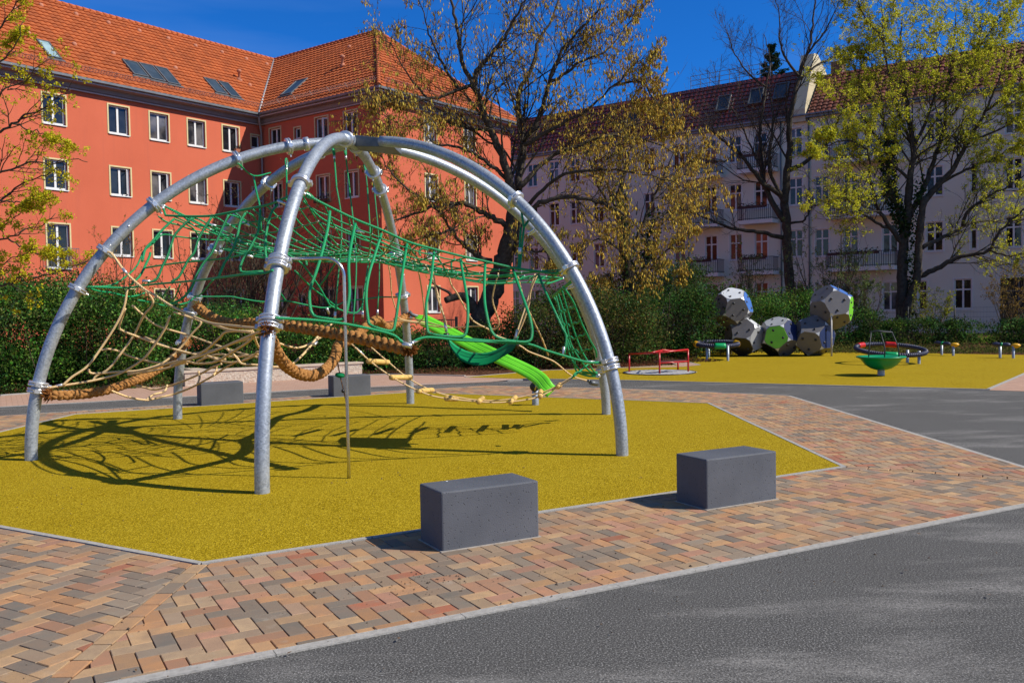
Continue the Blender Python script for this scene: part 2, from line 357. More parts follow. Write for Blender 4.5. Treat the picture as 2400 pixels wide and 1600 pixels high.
# ================================================================== SETTING: ground
HC = A3([-2.157, 12.568, 0.]); HR = 4.084; HTH = -2.6785       # centre, radius, first leg angle of the dome
def hexp(R, k0=-90): return [HC + R * A3([math.cos(rad(k0 + 60 * i)), math.sin(rad(k0 + 60 * i)), 0]) for i in range(6)]
def clip(poly, planes):
    for n, d in planes:                              # keep n.p <= d
        o = []
        for i in range(len(poly)):
            a, b = poly[i], poly[(i + 1) % len(poly)]; da = n @ a[:2] - d; db = n @ b[:2] - d
            if da <= 0: o.append(a)
            if da * db < 0: o.append(a + (b - a) * da / (da - db))
        poly = o
        if len(poly) < 3: return []
    return poly
def planes_of(poly):                                 # ccw polygon -> half planes
    r = []
    for i in range(len(poly)):
        a, b = poly[i][:2], poly[(i + 1) % len(poly)][:2]; e = b - a; n = A3([e[1], -e[0]]); n = n / np.linalg.norm(n); r.append((n, n @ a))
    return r
g = MB(); g.poly([A3([x, y, -.03]) for x, y in ((-400, -60), (400, -60), (400, 700), (-400, 700))]); tag(g.build('ground', MULCH), kind='structure')
far_edge = [gnd(0, 954), gnd(700, 915), gnd(1290, 889), gnd(1463, 891.6), gnd(2313, 912.8), gnd(2400, 915)]
fl = far_edge[0] + (far_edge[0] - far_edge[1]) * 2.2; fr = far_edge[-2] + (far_edge[-2] - far_edge[-3]) * 1.2
asph = [A3([fl[0], -14, 0]), A3([16, -14, 0]), A3([fr[0] + 2, fr[1], 0]), fr, far_edge[-2], far_edge[3], far_edge[2], far_edge[1], far_edge[0], fl]
g = MB(); g.poly([A3([p[0], p[1], 0.]) for p in asph]); tag(g.build('asphalt_path', ASPH), kind='structure')
# play surfaces
g = MB(); g.poly([p + A3([0, 0, .012]) for p in hexp(6.45)])
tag(g.build('play_surface', MATY), 'large yellow rubber hexagon under the climbing dome', 'play surface', kind='structure')
m2 = [gnd(1227, 887.8), gnd(1463, 891.4), gnd(2316, 912.6), gnd(2400, 876), gnd(2520, 820), gnd(2400, 832), gnd(2168, 828), gnd(1953, 825.5), gnd(1620, 822), gnd(1510, 824), gnd(1640, 855.5), gnd(1589, 855.3), gnd(1451, 862.5), gnd(1398, 864.5), gnd(1284, 868), gnd(1090, 884)]
g = MB(); g.poly([A3([p[0], p[1], .008]) for p in m2])
tag(g.build('play_surface', MATY), 'far yellow rubber surface with the spinning toys', 'play surface', kind='structure')
# far paving beyond the path
fp = [far_edge[0] + (far_edge[0] - far_edge[1]) * 1.5, far_edge[0], far_edge[1], gnd(1150, 895), gnd(1227, 887.6), gnd(1090, 883.8), gnd(1138, 880), gnd(914, 878), gnd(847, 880), gnd(434, 906), gnd(367, 900), gnd(0, 928)]
fp.append(fp[-1] + (fp[-1] - fp[-2]) * 1.2)
g = MB(); g.poly([A3([p[0], p[1], .004]) for p in fp]); tag(g.build('pavement', FARP), kind='structure')
g = MB(); g.poly([A3([p[0], p[1], .004]) for p in (gnd(2318, 914.3), gnd(2560, 922), gnd(2560, 840), gnd(2402, 877.5))]); tag(g.build('pavement', FARP), kind='structure')
g = MB(); g.poly([A3([p[0], p[1], .012]) for p in (gnd(1455, 864), gnd(1590, 856.5), gnd(1510, 831), gnd(1520, 829), gnd(1642, 856), gnd(1600, 860))]); tag(g.build('pavement', FARP), kind='structure')
# ring of pavers round the dome surface, six sectors of herringbone
outer = [A3([-2.157, 3.98, 0]), A3([5.2, 7.99, 0]), A3([5.18, 16.9, 0]), gnd(1440, 910.8), gnd(1138, 904.4), gnd(900, 918), A3([-9.56, 15.46, 0]), A3([-9.56, 8.05, 0])]
opl = planes_of(outer)
g = MB(); g.poly([A3([p[0], p[1], .003]) for p in outer]); tag(g.build('paver_joints', simple('joint sand', (.105, .052, .03), (.065, .032, .018), 30, .95, 0, .1)), kind='structure')
cols = A3([(.50, .265, .125), (.52, .31, .155), (.53, .35, .19), (.45, .235, .14), (.48, .25, .17), (.41, .27, .18), (.45, .33, .21), (.42, .14, .075), (.23, .205, .17), (.19, .175, .15), (.28, .24, .19), (.34, .26, .185), (.16, .155, .14)])
cw = A3([1.5, 1.6, 1.2, 1.2, 1.0, 1.0, .8, .35, .8, .6, .7, .9, .3]); cw /= cw.sum()
pv = MB(); hexk = hexp(6.45)
def paver(poly2, z=.012):
    P = A3(poly2); c = P[:, :2].mean(0); n = len(P)
    if n < 3: return
    ar = abs(sum(P[i][0] * P[(i + 1) % n][1] - P[(i + 1) % n][0] * P[i][1] for i in range(n))) / 2
    if ar < .0012: return
    q = P.copy(); d = np.linalg.norm(P[:, :2] - c, axis=1)[:, None]; q[:, :2] = c + (P[:, :2] - c) * (1 - .0045 / d)
    t = P.copy(); t[:, :2] = c + (P[:, :2] - c) * (1 - .0085 / d)
    b = q.copy(); dz = rng.normal(0, .0006); b[:, 2] = .001; q[:, 2] = z - .003; t[:, 2] = z + dz
    F = [tuple(range(2 * n, 3 * n))] + [(i, (i + 1) % n, n + (i + 1) % n, n + i) for i in range(n)] + [(n + i, n + (i + 1) % n, 2 * n + (i + 1) % n, 2 * n + i) for i in range(n)]
    cc = cols[rng.choice(len(cols), p=cw)] * rng.uniform(.76, 1.10) * A3([1.0, .95, .88])
    pv.add(np.vstack([b, q, t]), F, 0, False, [cc] * len(F))
B = .105
for s_ in range(6):
    a0, a1 = rad(-90 + 60 * s_), rad(-30 + 60 * s_)
    e0 = A3([math.cos(a0), math.sin(a0)]); e1 = A3([math.cos(a1), math.sin(a1)])
    p0, p1 = hexk[s_][:2], hexk[(s_ + 1) % 6][:2]; ed = (p1 - p0) / np.linalg.norm(p1 - p0); on = A3([ed[1], -ed[0]])
    n0 = A3([e0[1], -e0[0]]); n1 = A3([-e1[1], e1[0]])          # outwards of the two sector rays
    pl = opl + [(-on, -(on @ p0 + .055)), (n0, n0 @ HC[:2] - B * .55), (n1, n1 @ HC[:2] - B * .55)]
    o = p0.copy()
    rngu = 80; ulim = 95
    for i in range(-70, 150):
        for j in range(-4, 45):
            k4 = (i - j) % 4
            if k4 == 0: rct = (i, j, i + 2, j + 1)
            elif k4 == 3: rct = (i, j, i + 1, j + 2)
            else: continue
            cx0 = o + ed * (rct[0] * B) + on * (rct[1] * B)
            if cx0[0] < -10 or cx0[0] > 5.6 or cx0[1] < 3.5 or cx0[1] > 21.5: continue
            q = [A3([*(o + ed * (x * B) + on * (y * B + .055)), 0.]) for x, y in ((rct[0], rct[1]), (rct[2], rct[1]), (rct[2], rct[3]), (rct[0], rct[3]))]
            q = clip(q, pl)
            if q: paver(q)
    # single course along the sector ray
    pe = A3([-e0[1], e0[0]])
    for m_ in range(60):
        r0 = 6.50 + m_ * .21
        q = [A3([*(HC[:2] + e0 * (r0 + u_) + pe * v_), 0.]) for u_, v_ in ((0, -B / 2), (.206, -B / 2), (.206, B / 2), (0, B / 2))]
        q = clip(q, opl)
        if q: paver(q)
tag(pv.build('pavement', PAVER), kind='structure')
# kerb strips
def kerb(P, wd=.05, z=.018, closed=False, side=0.):
    g = MB(); P = [A3([p[0], p[1], 0.]) for p in P]; n = len(P)
    for i in range(n if closed else n - 1):
        a, b = P[i], P[(i + 1) % n]; e = (b - a); ln = np.linalg.norm(e); e /= ln; nn = A3([e[1], -e[0], 0]); k_ = max(1, int(ln / .98))
        for j in range(k_):
            u0 = a + e * (ln * j / k_ + .002); u1 = a + e * (ln * (j + 1) / k_ - .002)
            g.span(u0 + nn * (side - wd / 2) + A3([0, 0, -.04]), u1 - u0, nn * wd, A3([0, 0, .04 + z + rng.normal(0, .0008)]))
    return tag(g.build('kerb', KERB), kind='structure')
kerb(hexp(6.475), .05, .0175, True)
kerb([outer[i] for i in (7, 0, 1, 2, 3, 4, 5, 6)], .075, .009, True, .03)
kerb([m2[0], m2[1], m2[2]], .06, .012); kerb([m2[2], m2[3], m2[4]], .06, .014)
kerb([far_edge[0], far_edge[1], gnd(1225, 889)], .06, .012)
kerb([m2[15], m2[14], m2[13], m2[12], m2[11], m2[10], m2[9]], .06, .016)
kerb([gnd(0, 927.5), gnd(367, 901)], .08, .03); kerb([gnd(850, 880), gnd(914, 878), gnd(1090, 881.5)], .08, .03)
# crumbs of earth and small leaves on the paving and asphalt
cr = MB(); N = 900
P = np.c_[rng.uniform(-6, 6, N), rng.uniform(3.2, 10, N), np.full(N, .014)]
cl = A3([1.0, 5.7, 0.014]) + rng.normal(0, 1, (260, 3)) * A3([1.1, .38, 0]); P = np.vstack([P, cl])
cl = A3([-.55, 5.55, 0.014]) + rng.normal(0, 1, (120, 3)) * A3([.22, .16, 0]); P = np.vstack([P, cl])
sz = rng.gamma(2.0, .0016, len(P)) + .0015
O = A3([[1, 0, 0], [0, 1, 0], [-1, 0, 0], [0, -1, 0], [0, 0, .8], [0, 0, -.8]], float); OF = A3([[0, 1, 4], [1, 2, 4], [2, 3, 4], [3, 0, 4]])
rot = rng.uniform(0, 6.28, len(P)); R_ = np.stack([np.cos(rot), np.sin(rot)], 1)
V = np.einsum('i,ijk->ijk', sz, np.stack([np.stack([O[:, 0] * c_ - O[:, 1] * s__ * .6, O[:, 0] * s__ + O[:, 1] * c_ * .6, O[:, 2]], 1) for c_, s__ in R_])) + P[:, None]
cr.add(V.reshape(-1, 3), (OF[None] + np.arange(len(P))[:, None, None] * 6).reshape(-1, 3), 0, False)
lf_n = 70; LP = np.c_[rng.uniform(-6, 6, lf_n), rng.uniform(3.6, 14, lf_n), np.full(lf_n, .022)]; la = rng.uniform(0, 6.28, lf_n)
for p_, a_ in zip(LP, la):
    e_ = A3([math.cos(a_), math.sin(a_), .15]); f_ = A3([-math.sin(a_), math.cos(a_), -.1]); s__ = rng.uniform(.008, .02); cr.add([p_ - e_ * s__, p_ + f_ * s__ * .5, p_ + e_ * s__, p_ - f_ * s__ * .5], [(0, 1, 2, 3)], 1)
tag(cr.build('scattered_grit', simple('earth crumbs', (.05, .03, .02), (.12, .09, .06), 30, .95) if False else [simple('earth crumbs', (.05, .03, .02), (.12, .09, .06), 30, .95), simple('dry leaf', (.16, .085, .03), (.10, .05, .02), 60, .9)]), 'earth crumbs and dry leaf bits scattered over paving and asphalt', 'grit', kind='stuff')

# ================================================================== concrete seat blocks
def block(px, py, ang, label):
    c = gnd(px, py); t = thing('concrete_block', label, 'seat block', 'anthracite concrete seat blocks round the dome'); t.location = c; t.rotation_euler = (0, 0, rad(ang))
    m = MB(); m.span((0, 0, .0), (.79, 0, 0), (0, .40, 0), (0, 0, .435)); o = weld_bevel(m.build('block_body', BLOCKM, t), .012, 2)
    m = MB(); m.span((-.012, -.012, 0), (.814, 0, 0), (0, .424, 0), (0, 0, .017)); m.build('mortar_bed', simple('mortar', (.44, .40, .35), (.3, .26, .22), 30, .95), t)
    return t
block(1037, 1297, 28.5, 'dark concrete seat block nearest the camera, with a white speck on top')
block(1657, 1198, 28.5, 'dark concrete seat block near the right corner of the yellow hexagon')
block(471.8, 952.8, 30, 'far concrete seat block behind the dome leg with the tan net')
block(782, 932, 27, 'far concrete seat block behind the small green disc, in front of the stone wall')
m = MB(); m.lathe(gnd(1050, 1152, .4355) * 0 + onplane(1047, 1127, A3([0, 0, .436]), A3([0, 0, 1.])), [(0, .003), (.006, .002), (.009, 0)], 8)
tag(m.build('bird_dropping', WHITE), 'tiny white speck on the nearest seat block', 'speck')

# low stone wall
t = thing('stone_wall', 'low pale quartz garden wall with a coping, before the hedge', 'wall')
p0, p1, p2 = gnd(434, 906), gnd(849, 880), gnd(367, 893)
def wallseg(a, b, th, h, par, nm='wall_face'):
    e = (b - a); ln = np.linalg.norm(e); ang = math.atan2(e[1], e[0])
    m = MB(); m.span((0, 0, -.03), (ln, 0, 0), (0, th, 0), (0, 0, h + .03)); o = m.build(nm, STONE_W, par); o.location = a; o.rotation_euler = (0, 0, ang)
    m = MB(); m.span((-.03, -.03, h + .002), (ln + .06, 0, 0), (0, th + .06, 0), (0, 0, .045)); o = m.build('coping', simple('coping stone', (.55, .45, .36), (.45, .36, .28), 12, .9, 0, .2, .004), par); o.location = a; o.rotation_euler = (0, 0, ang)
wallseg(p0, p1, .35, .33, t)
e = (p1 - p0) / np.linalg.norm(p1 - p0); nn = A3([-e[1], e[0], 0])
wallseg(p0 + nn * 1.75 + e * .352, p0 + nn * .36 + e * .352, .30, .33, t, 'wall_return')

# ================================================================== climbing dome
def adir(k): a = HTH + k * math.pi / 3; return A3([math.cos(a), math.sin(a), 0])
PR = .0715
def arc(k, ph): return HC + adir(k) * (HR * math.cos(ph)) + A3([0, 0, 4.065 * math.sin(ph)])
def arc_z(k, z): return arc(k, math.asin(z / 4.065))
def arc_t(k, ph): v = -adir(k) * HR * math.sin(ph) + A3([0, 0, 4.065 * math.cos(ph)]); return v / np.linalg.norm(v)
dome = thing('climbing_dome', 'galvanised six legged climbing dome of bent steel tubes on yellow rubber', 'climbing frame')
LG = 'ABCDEF'
def ring(par, k, ph, dbl=False, name='clamp', wide=.06, rr=.112):
    def one(ph_, flip):
        c = arc(k, ph_); ax = arc_t(k, ph_); m = MB()
        m.lathe(c - ax * wide / 2, [(PR + .001, 0), (rr - .006, 0), (rr, .006), (rr, wide * .36), (rr - .012, wide * .42), (rr - .012, wide * .58), (rr, wide * .64), (rr, wide - .006), (rr - .006, wide), (PR + .001, wide)], 22, 0, ax, True)
        inn = -adir(k); side = np.cross(ax, inn); side /= np.linalg.norm(side); out_ = np.cross(side, ax)
        for sg in (1, -1):
            m.box(c + side * sg * (rr + .004), (.05, .035, wide * .8), [out_, side, ax])
            m.lathe(c + side * sg * (rr + .008) + out_ * -.04, [(0, 0), (.010, 0), (.010, .08), (0, .08)], 6, 0, out_, False)
        for q in range(6):
            a_ = q * math.pi / 3 + .3; dv = math.cos(a_) * side + math.sin(a_) * out_
            m.lathe(c + dv * (rr - .013), [(0, .004), (.009, .004), (.009, .009), (0, .009)], 6, 0, dv, False)
        m.lathe(c + inn * 0 - out_ * (-rr), [(.0, -.004), (.012, -.004), (.012, .03), (0, .03)], 8, 0, out_, False)
        m.build(name, ALU, par)
    if dbl:
        d = .040 / 4.08; one(ph + d, 0); one(ph - d, 1)
    else: one(ph, 0)
ZA = lambda z: math.asin(z / 4.065)
top_end = {0: 1.555, 1: math.pi / 2, 2: 1.445, 3: 1.445, 4: math.pi / 2, 5: 1.555}
clamps = {0: [(.88, 1), (2.06, 0), (2.53, 0), (3.12, 0), (3.75, 0), (3.965, 0)], 1: [(1.62, 1), (2.22, 1), (3.15, 0)], 2: [(1.06, 1), (2.20, 0), (3.07, 0)],
          3: [(.72, 0), (.86, 0), (2.1, 0), (2.95, 0)], 4: [(1.60, 0), (2.02, 0), (2.72, 0), (3.66, 0), (3.86, 0)], 5: [(1.27, 0), (1.78, 0), (2.02, 0), (2.76, 0), (3.68, 0)]}
for k in range(6):
    m = MB(); phs = np.linspace(0, top_end[k], 52); P = A3([arc(k, p) for p in phs])
    P = np.vstack([P[0] - A3([0, 0, .05]), P]); m.tube(P, PR, 26)
    leg = m.build('arch_leg', GALV, dome)
    # pipe joint: thin dark seam, sleeve end and bolt heads
    pj = {0: 2.72, 1: None, 2: 2.92, 3: 2.78, 4: 2.5, 5: 2.6}[k]
    if pj:
        ph = ZA(pj); m = MB(); m.lathe(arc(k, ph) - arc_t(k, ph) * .0015, [(PR + .0005, 0), (PR + .0012, .001), (PR + .0005, .003)], 26, 0, arc_t(k, ph)); m.build('joint_seam', DKSTEEL, leg)
        m = MB()
        for dz in (-.16, .16):
            p_ = ph + dz / 4; tt = arc_t(k, p_); cam_d = EYE - arc(k, p_); cam_d -= tt * (cam_d @ tt); sd = np.cross(tt, adir(k)); sd = sd / np.linalg.norm(sd)
            for s_ in (1, -1): m.lathe(arc(k, p_) + sd * s_ * (PR - .002), [(.0, .010), (.008, .010), (.013, .004), (.015, 0)], 10, 0, sd * s_)
        m.build('bolt', ALU, leg)
    for z, dbl in clamps[k]: ring(leg, k, ZA(z), bool(dbl))
# hub
for k, ph in ((1, 1.46), (4, 1.53)): ring(dome, k, ph, False, 'hub_ring', .055, .112)
m = MB(); P = A3([arc(1, 1.40), arc(1, 1.5), arc(1, math.pi / 2), arc(4, 1.5), arc(4, 1.40)]); m.tube(P, PR + .004, 26); m.build('hub_sleeve', GALV, dome)
# wedge shaped gusset where the two far arches land on the ridge arch
ctop = HC + A3([0, 0, 4.065]); dm = adir(2) + adir(3); dm /= np.linalg.norm(dm); sd = A3([-dm[1], dm[0], 0])
m = MB(); z0 = 3.99; pts = [ctop + dm * .06 - sd * .17, ctop + dm * .62 - sd * .34, ctop + dm * .62 + sd * .34, ctop + dm * .06 + sd * .17]
lo = A3([p * [1, 1, 0] + [0, 0, 4.065 - .075 - (.05 if i in (1, 2) else 0)] for i, p in enumerate(pts)]); hi = A3([p * [1, 1, 0] + [0, 0, 4.065 + (.085 if i in (0, 3) else -.02)] for i, p in enumerate(pts)])
m.add(np.vstack([lo, hi]), [(0, 3, 2, 1), (4, 5, 6, 7), (0, 1, 5, 4), (1, 2, 6, 5), (2, 3, 7, 6), (3, 0, 4, 7)]); weld_bevel(m.build('gusset_plate', DKSTEEL, dome), .006, 1)
for k, ph in ((0, 1.41), (5, 1.41)):
    m = MB(); m.lathe(arc(k, ph) - arc_t(k, ph) * .01, [(PR, -.03), (PR + .02, -.03), (PR + .025, .03), (PR, .03)], 20, 0, arc_t(k, ph)); m.build('hub_flange', ALU, dome)

# ------------------------------------------------------------------ ropes
def path(pts, d, k=4):
    n = len(pts); xy = A3(pts, float); s = np.r_[0, np.cumsum(np.linalg.norm(np.diff(xy, axis=0), axis=1))]; s /= s[-1]
    dd = np.interp(s, np.linspace(0, 1, len(d)), d)
    return catmull([at(x, y, q) for (x, y), q in zip(pts, dd)], k)
def rope(par, pts, d, r=.011, mat=None, name='rope', k=4, sides=6):
    P = pts if isinstance(pts, np.ndarray) else path(pts, d, k)
    m = MB(); m.tube(P, r, sides); return m.build(name, mat or ROPE_G, par)
class Multi:
    def __init__(s): s.q = []
    def build(s, name, mat, par):
        for a_ in s.q: m_ = MB(); m_.tube(*a_); m_.build(name, mat, par)
    def tube(s, P, r, k=8): s.q.append((P, r, k))
def ferrule(m, p, q, r=.014, L_=.07):
    p, q = A3(p), A3(q); v = q - p; v = v / np.linalg.norm(v); m.tube([p, p + v * L_], r, 8)
def thimble(par, c, down, r=.0, s=.075, mat=None):
    # tear shaped eye of rope round a metal liner
    a = A3(down) / np.linalg.norm(down); e = np.cross(a, A3([.9, -.2, .1])); e /= np.linalg.norm(e)
    th = np.linspace(0, 2 * math.pi, 17)[:-1]; P = [A3(c) + e * (s * .5 * math.sin(t_) * (1 - .35 * (1 - math.cos(t_)) / 2 * 1.4)) + a * (s * (1 - math.cos(t_)) * .75) for t_ in th]
    m = MB(); m.tube(P, .012, 6, closed=True); m.build('rope_eye', mat or ROPE_G, par)
    m = MB(); P2 = [A3(c) + a * .012 + e * (s * .3 * math.sin(t_) * (1 - .35 * (1 - math.cos(t_)) / 2 * 1.4)) + a * (s * (1 - math.cos(t_)) * .6) for t_ in th]; m.tube(P2, .006, 5, closed=True)
    m.tube([A3(c) + a * s * 1.45, A3(c) + a * (s * 1.45 + .06)], .017, 8); m.build('thimble', ALU, par)

net = thing('green_climbing_net', 'green rope net hammock with side loops strung between all six dome legs', 'climbing net')
# rim of the hammock
rimA, rimB, rimC = arc_z(0, 3.12), arc_z(1, 3.06), arc_z(2, 2.18)
rimD, rimE, rimF = arc_z(3, 2.2), arc_z(4, 2.72), arc_z(5, 2.76)
inn = lambda P, d=.10: P + (HC * [1, 1, 0] + A3([0, 0, P[2]]) - P) / np.linalg.norm((HC - P)[:2]) * d
rimA, rimB, rimC, rimD, rimE, rimF = [inn(p) for p in (rimA, rimB, rimC, rimD, rimE, rimF)]
def dpt(P): return (P - EYE) @ FWD
RAB = np.vstack([rimA, path([(388, 505), (443, 507), (494, 506), (535, 499), (575, 491), (606, 485), (637, 477), (663, 466)], (11.3, 11.1, 10.9, 10.4)), rimB])
RBC = np.vstack([rimB, path([(744, 470.6), (776.5, 487), (836, 515.5), (897, 540), (956, 566.5), (1012.5, 582.6), (1077, 599), (1140, 613), (1202, 627), (1262.5, 636), (1298, 640.6)], (9.9, 10.3, 10.7, 10.9, 10.8)), rimC])
def chord(a, b, inw=.35, sag=.12, n=24):
    t = np.linspace(0, 1, n)[:, None]; P = a * (1 - t) + b * t; mid = HC[:2] - (a + b)[:2] / 2; mid /= np.linalg.norm(mid); q = 4 * t * (1 - t)
    P[:, :2] += q * mid * inw; P[:, 2:] -= q * sag; return P
RCD, RDE, REF, RFA = chord(rimC, rimD, .25), chord(rimD, rimE, .4), chord(rimE, rimF, .45), chord(rimF, rimA, .4)
for P in (RAB, RBC): rope(net, P, None, .0145, name='rim_rope', sides=8)
for P in (RCD, RDE, REF, RFA): rope(net, P, None, .0125, name='rim_rope', sides=8)
fer = Multi()
for P in (RAB, RBC, RCD, RDE, REF, RFA):
    ferrule(fer, P[0] * .97 + P[1] * .03, P[1], .019, .07); ferrule(fer, P[-1], P[-2], .019, .07)
# web: strands from rim to rim across the hammock
WC = A3([-2.0, 12.45, 2.50])
nS = {0: 9, 1: 11, 2: 4, 3: 8, 4: 6, 5: 7}
rimpts = []
for i, P in enumerate((RAB, RBC, RCD, RDE, REF, RFA)):
    Q = resample(P, nS[i] + 1)[:-1]; rimpts += list(Q)
rimpts = A3(rimpts); NS = len(rimpts); beads = []
def web(i, s_):                                   # s_=1 rim, 0 centre
    R_ = rimpts[i % NS]; P = WC + (R_ - WC) * s_; P = P.copy(); P[2] = WC[2] + (R_[2] - WC[2]) * s_ ** 2.3 - .05 * math.sin(math.pi * s_) - .30 * math.sin(math.pi * s_ ** .8) ** 1.2 * min(1, max(0, (P[0] + 2.0) / 1.8)) * (1 if P[1] < 13.6 else .5); return P
for i in range(NS):
    rope(net, A3([web(i, q) for q in np.linspace(1, .22, 9)]), None, .0095, name='net_rope', sides=6)
for s_ in (.22, .36, .5, .64, .78, .9):
    P = []
    for i in range(NS):
        a, b = web(i, s_), web(i + 1, s_); P += [a, (a + b) / 2 * A3([1, 1, 1]) - A3([0, 0, .008])]; beads.append(a)
    m = MB(); m.tube(P, .0095, 6, closed=True); m.build('net_rope', ROPE_G, net)
bd = A3(beads); OF2 = A3([[0, 1, 4], [1, 2, 4], [2, 3, 4], [3, 0, 4], [1, 0, 5], [2, 1, 5], [3, 2, 5], [0, 3, 5]])
def scatter(par, name, P, V_, F_, mat, near=95):
    P = A3(sorted(P, key=lambda q: dpt(q))); b_ = MB(); b_.add(V_, F_); o0 = b_.build(name, mat, par); o0.location = P[0]
    for q in P[1:near]: c_ = o0.copy(); c_.location = q; col.objects.link(c_); c_.parent = par
    if len(P) > near: R_ = P[near:]; b_ = MB(); V_ = A3(V_); b_.add((V_[None] + R_[:, None]).reshape(-1, 3), (A3(F_)[None] + np.arange(len(R_))[:, None, None] * len(V_)).reshape(-1, 3)); tag(b_.build(name + 's', mat, par), 'many small rope connectors', kind='stuff')
scatter(net, 'connector', bd, O * .019 * A3([1, 1, 1.2]), OF2, ALU)
# ropes round the hub end and struts to the rim
def grope(pts, d, r=.0115, name='net_rope'): return rope(net, pts, d, r, name=name)
D1 = (11.2, 10.9, 10.6, 10.0)
grope([(204, 672), (300, 674), (345, 667.5), (430, 660), (469, 656), (504, 652), (565, 644), (618, 640), (640, 633)], (10.7, 11.0, 10.6, 9.3, 9.0), .0135, 'side_rope')
grope([(204, 672), (262, 668), (300, 644), (320, 624), (330, 603), (337, 588), (359, 570), (381, 550), (414, 554), (463, 560), (520, 563), (580, 562)], (10.7, 11.6, 12.2), .011)
grope([(339, 628), (381, 621), (430, 615), (477, 611), (526, 605), (580, 595), (612, 588)], (11.2, 11.0, 10.2))
grope([(204, 672), (230, 682), (262, 686), (300, 695), (330, 690), (345, 683)], (10.7, 12.0))
grope([(324, 703), (365, 711), (388, 717), (402, 711), (422, 713), (443, 707), (457, 695)], (12.2, 14.2))
grope([(457, 695), (504, 695), (543, 695), (563, 699), (616, 707), (670, 705), (711, 713), (766, 721), (817, 705), (854, 701), (895, 696), (942, 697)], (14.4, 14.6, 15.0, 15.8, 16.2), .0135, 'side_rope')
for L_ in ([(408, 513), (381, 538), (359, 564), (341, 583), (333, 613)], [(352, 592), (351, 599), (341, 621), (328, 646), (308, 666)],
           [(451, 511), (430, 528), (410, 550), (402, 570), (392, 601), (381, 623), (367, 654), (347, 662)],
           [(496, 509), (481, 532), (465, 560), (455, 591), (441, 609), (430, 630), (418, 650), (402, 660)],
           [(536, 503), (522, 532), (510, 560), (496, 593), (475, 619), (459, 648), (451, 670), (430, 697), (402, 713)],
           [(575, 499), (563, 521), (557, 550), (551, 572), (539, 597), (526, 617), (512, 650)],
           [(610, 491), (606, 538), (594, 566), (581, 591), (569, 609), (563, 628), (571, 638), (616, 636)],
           [(651, 479), (635, 501), (624, 546), (622, 591), (626, 609)]):
    grope(L_, D1[:2] if L_[0][0] < 420 else (10.9, 10.9) if L_[0][0] < 560 else (10.4, 10.2), .0155, 'rope_loop')
for a in ([(408, 513), (425, 520), (452, 535), (470, 560)], [(451, 511), (470, 515), (490, 528), (512, 540)], [(496, 509), (512, 512), (530, 525), (550, 531)], [(537, 503), (555, 508), (575, 520), (600, 532)], [(577, 497), (592, 505), (602, 520), (606, 535)],
          [(371, 507), (390, 520), (420, 528), (455, 540), (500, 552)], [(398, 672), (380, 699), (388, 716)], [(422, 666), (410, 697), (392, 715)], [(500, 655), (470, 690), (455, 694)]):
    grope(a, (11.3, 11.9), .0105)
# U-shaped loops on the camera side
D2 = (9.9, 9.7, 9.5, 9.7)
for L_, d in (([(773, 495), (768, 536), (752, 601), (740, 640), (727.6, 674.7), (725.5, 705), (733.7, 738), (764, 746), (801, 748), (813, 726), (819, 685), (817, 623), (821, 583), (833, 523)], (9.9, 9.3, 9.1, 9.3, 10.2)),
              ([(894, 548), (878, 599), (864, 646), (858, 695), (863, 750), (868, 761), (886, 769), (919, 775), (927, 751), (935, 700), (944, 634), (954, 572)], (10.5, 9.7, 9.5, 9.7, 10.7)),
              ([(1017, 591), (1010, 656), (999, 712), (1001, 768), (1010, 782), (1048, 788), (1086, 787), (1095, 763), (1096, 712), (1088, 660), (1079, 607)], (10.8, 9.9, 9.8, 9.9, 10.9)),
              ([(1137, 618), (1135, 690), (1140, 734), (1151, 774), (1169, 792), (1209, 800), (1240, 799), (1247, 779), (1242, 745), (1227, 701), (1202, 631)], (10.9, 10.1, 10.0, 10.1, 10.9))):
    grope(L_, d, .0165, 'rope_loop')
grope([(1262, 643), (1276, 678), (1298, 725), (1318, 768), (1327, 790), (1322, 832)], (10.9, 10.3, 10.3), .0155, 'rope_loop')
grope([(646, 745), (670, 746), (736, 750), (803, 758), (866, 770), (919, 784), (938, 798), (950, 808)], (8.75, 9.1, 9.5), .0155, 'side_rope')
grope([(964, 804), (982, 794), (1010, 790), (1077, 797), (1169, 802), (1238, 806), (1280, 821), (1327, 835), (1374, 848), (1412, 850)], (9.5, 9.9, 10.1, 10.4), .0155, 'side_rope')
grope([(1010, 782), (1048, 789), (1077, 792), (1151, 798), (1209, 800)], (9.8, 10.0), .013)
ferrule(fer, at(938, 798, 9.5), at(952, 810, 9.5), .02, .10); ferrule(fer, at(966, 803, 9.5), at(986, 793, 9.6), .02, .12)
ferrule(fer, at(660, 745.5, 8.85), at(700, 748, 9), .02, .09); ferrule(fer, at(1374, 848, 10.35), at(1412, 850, 10.4), .02, .1)
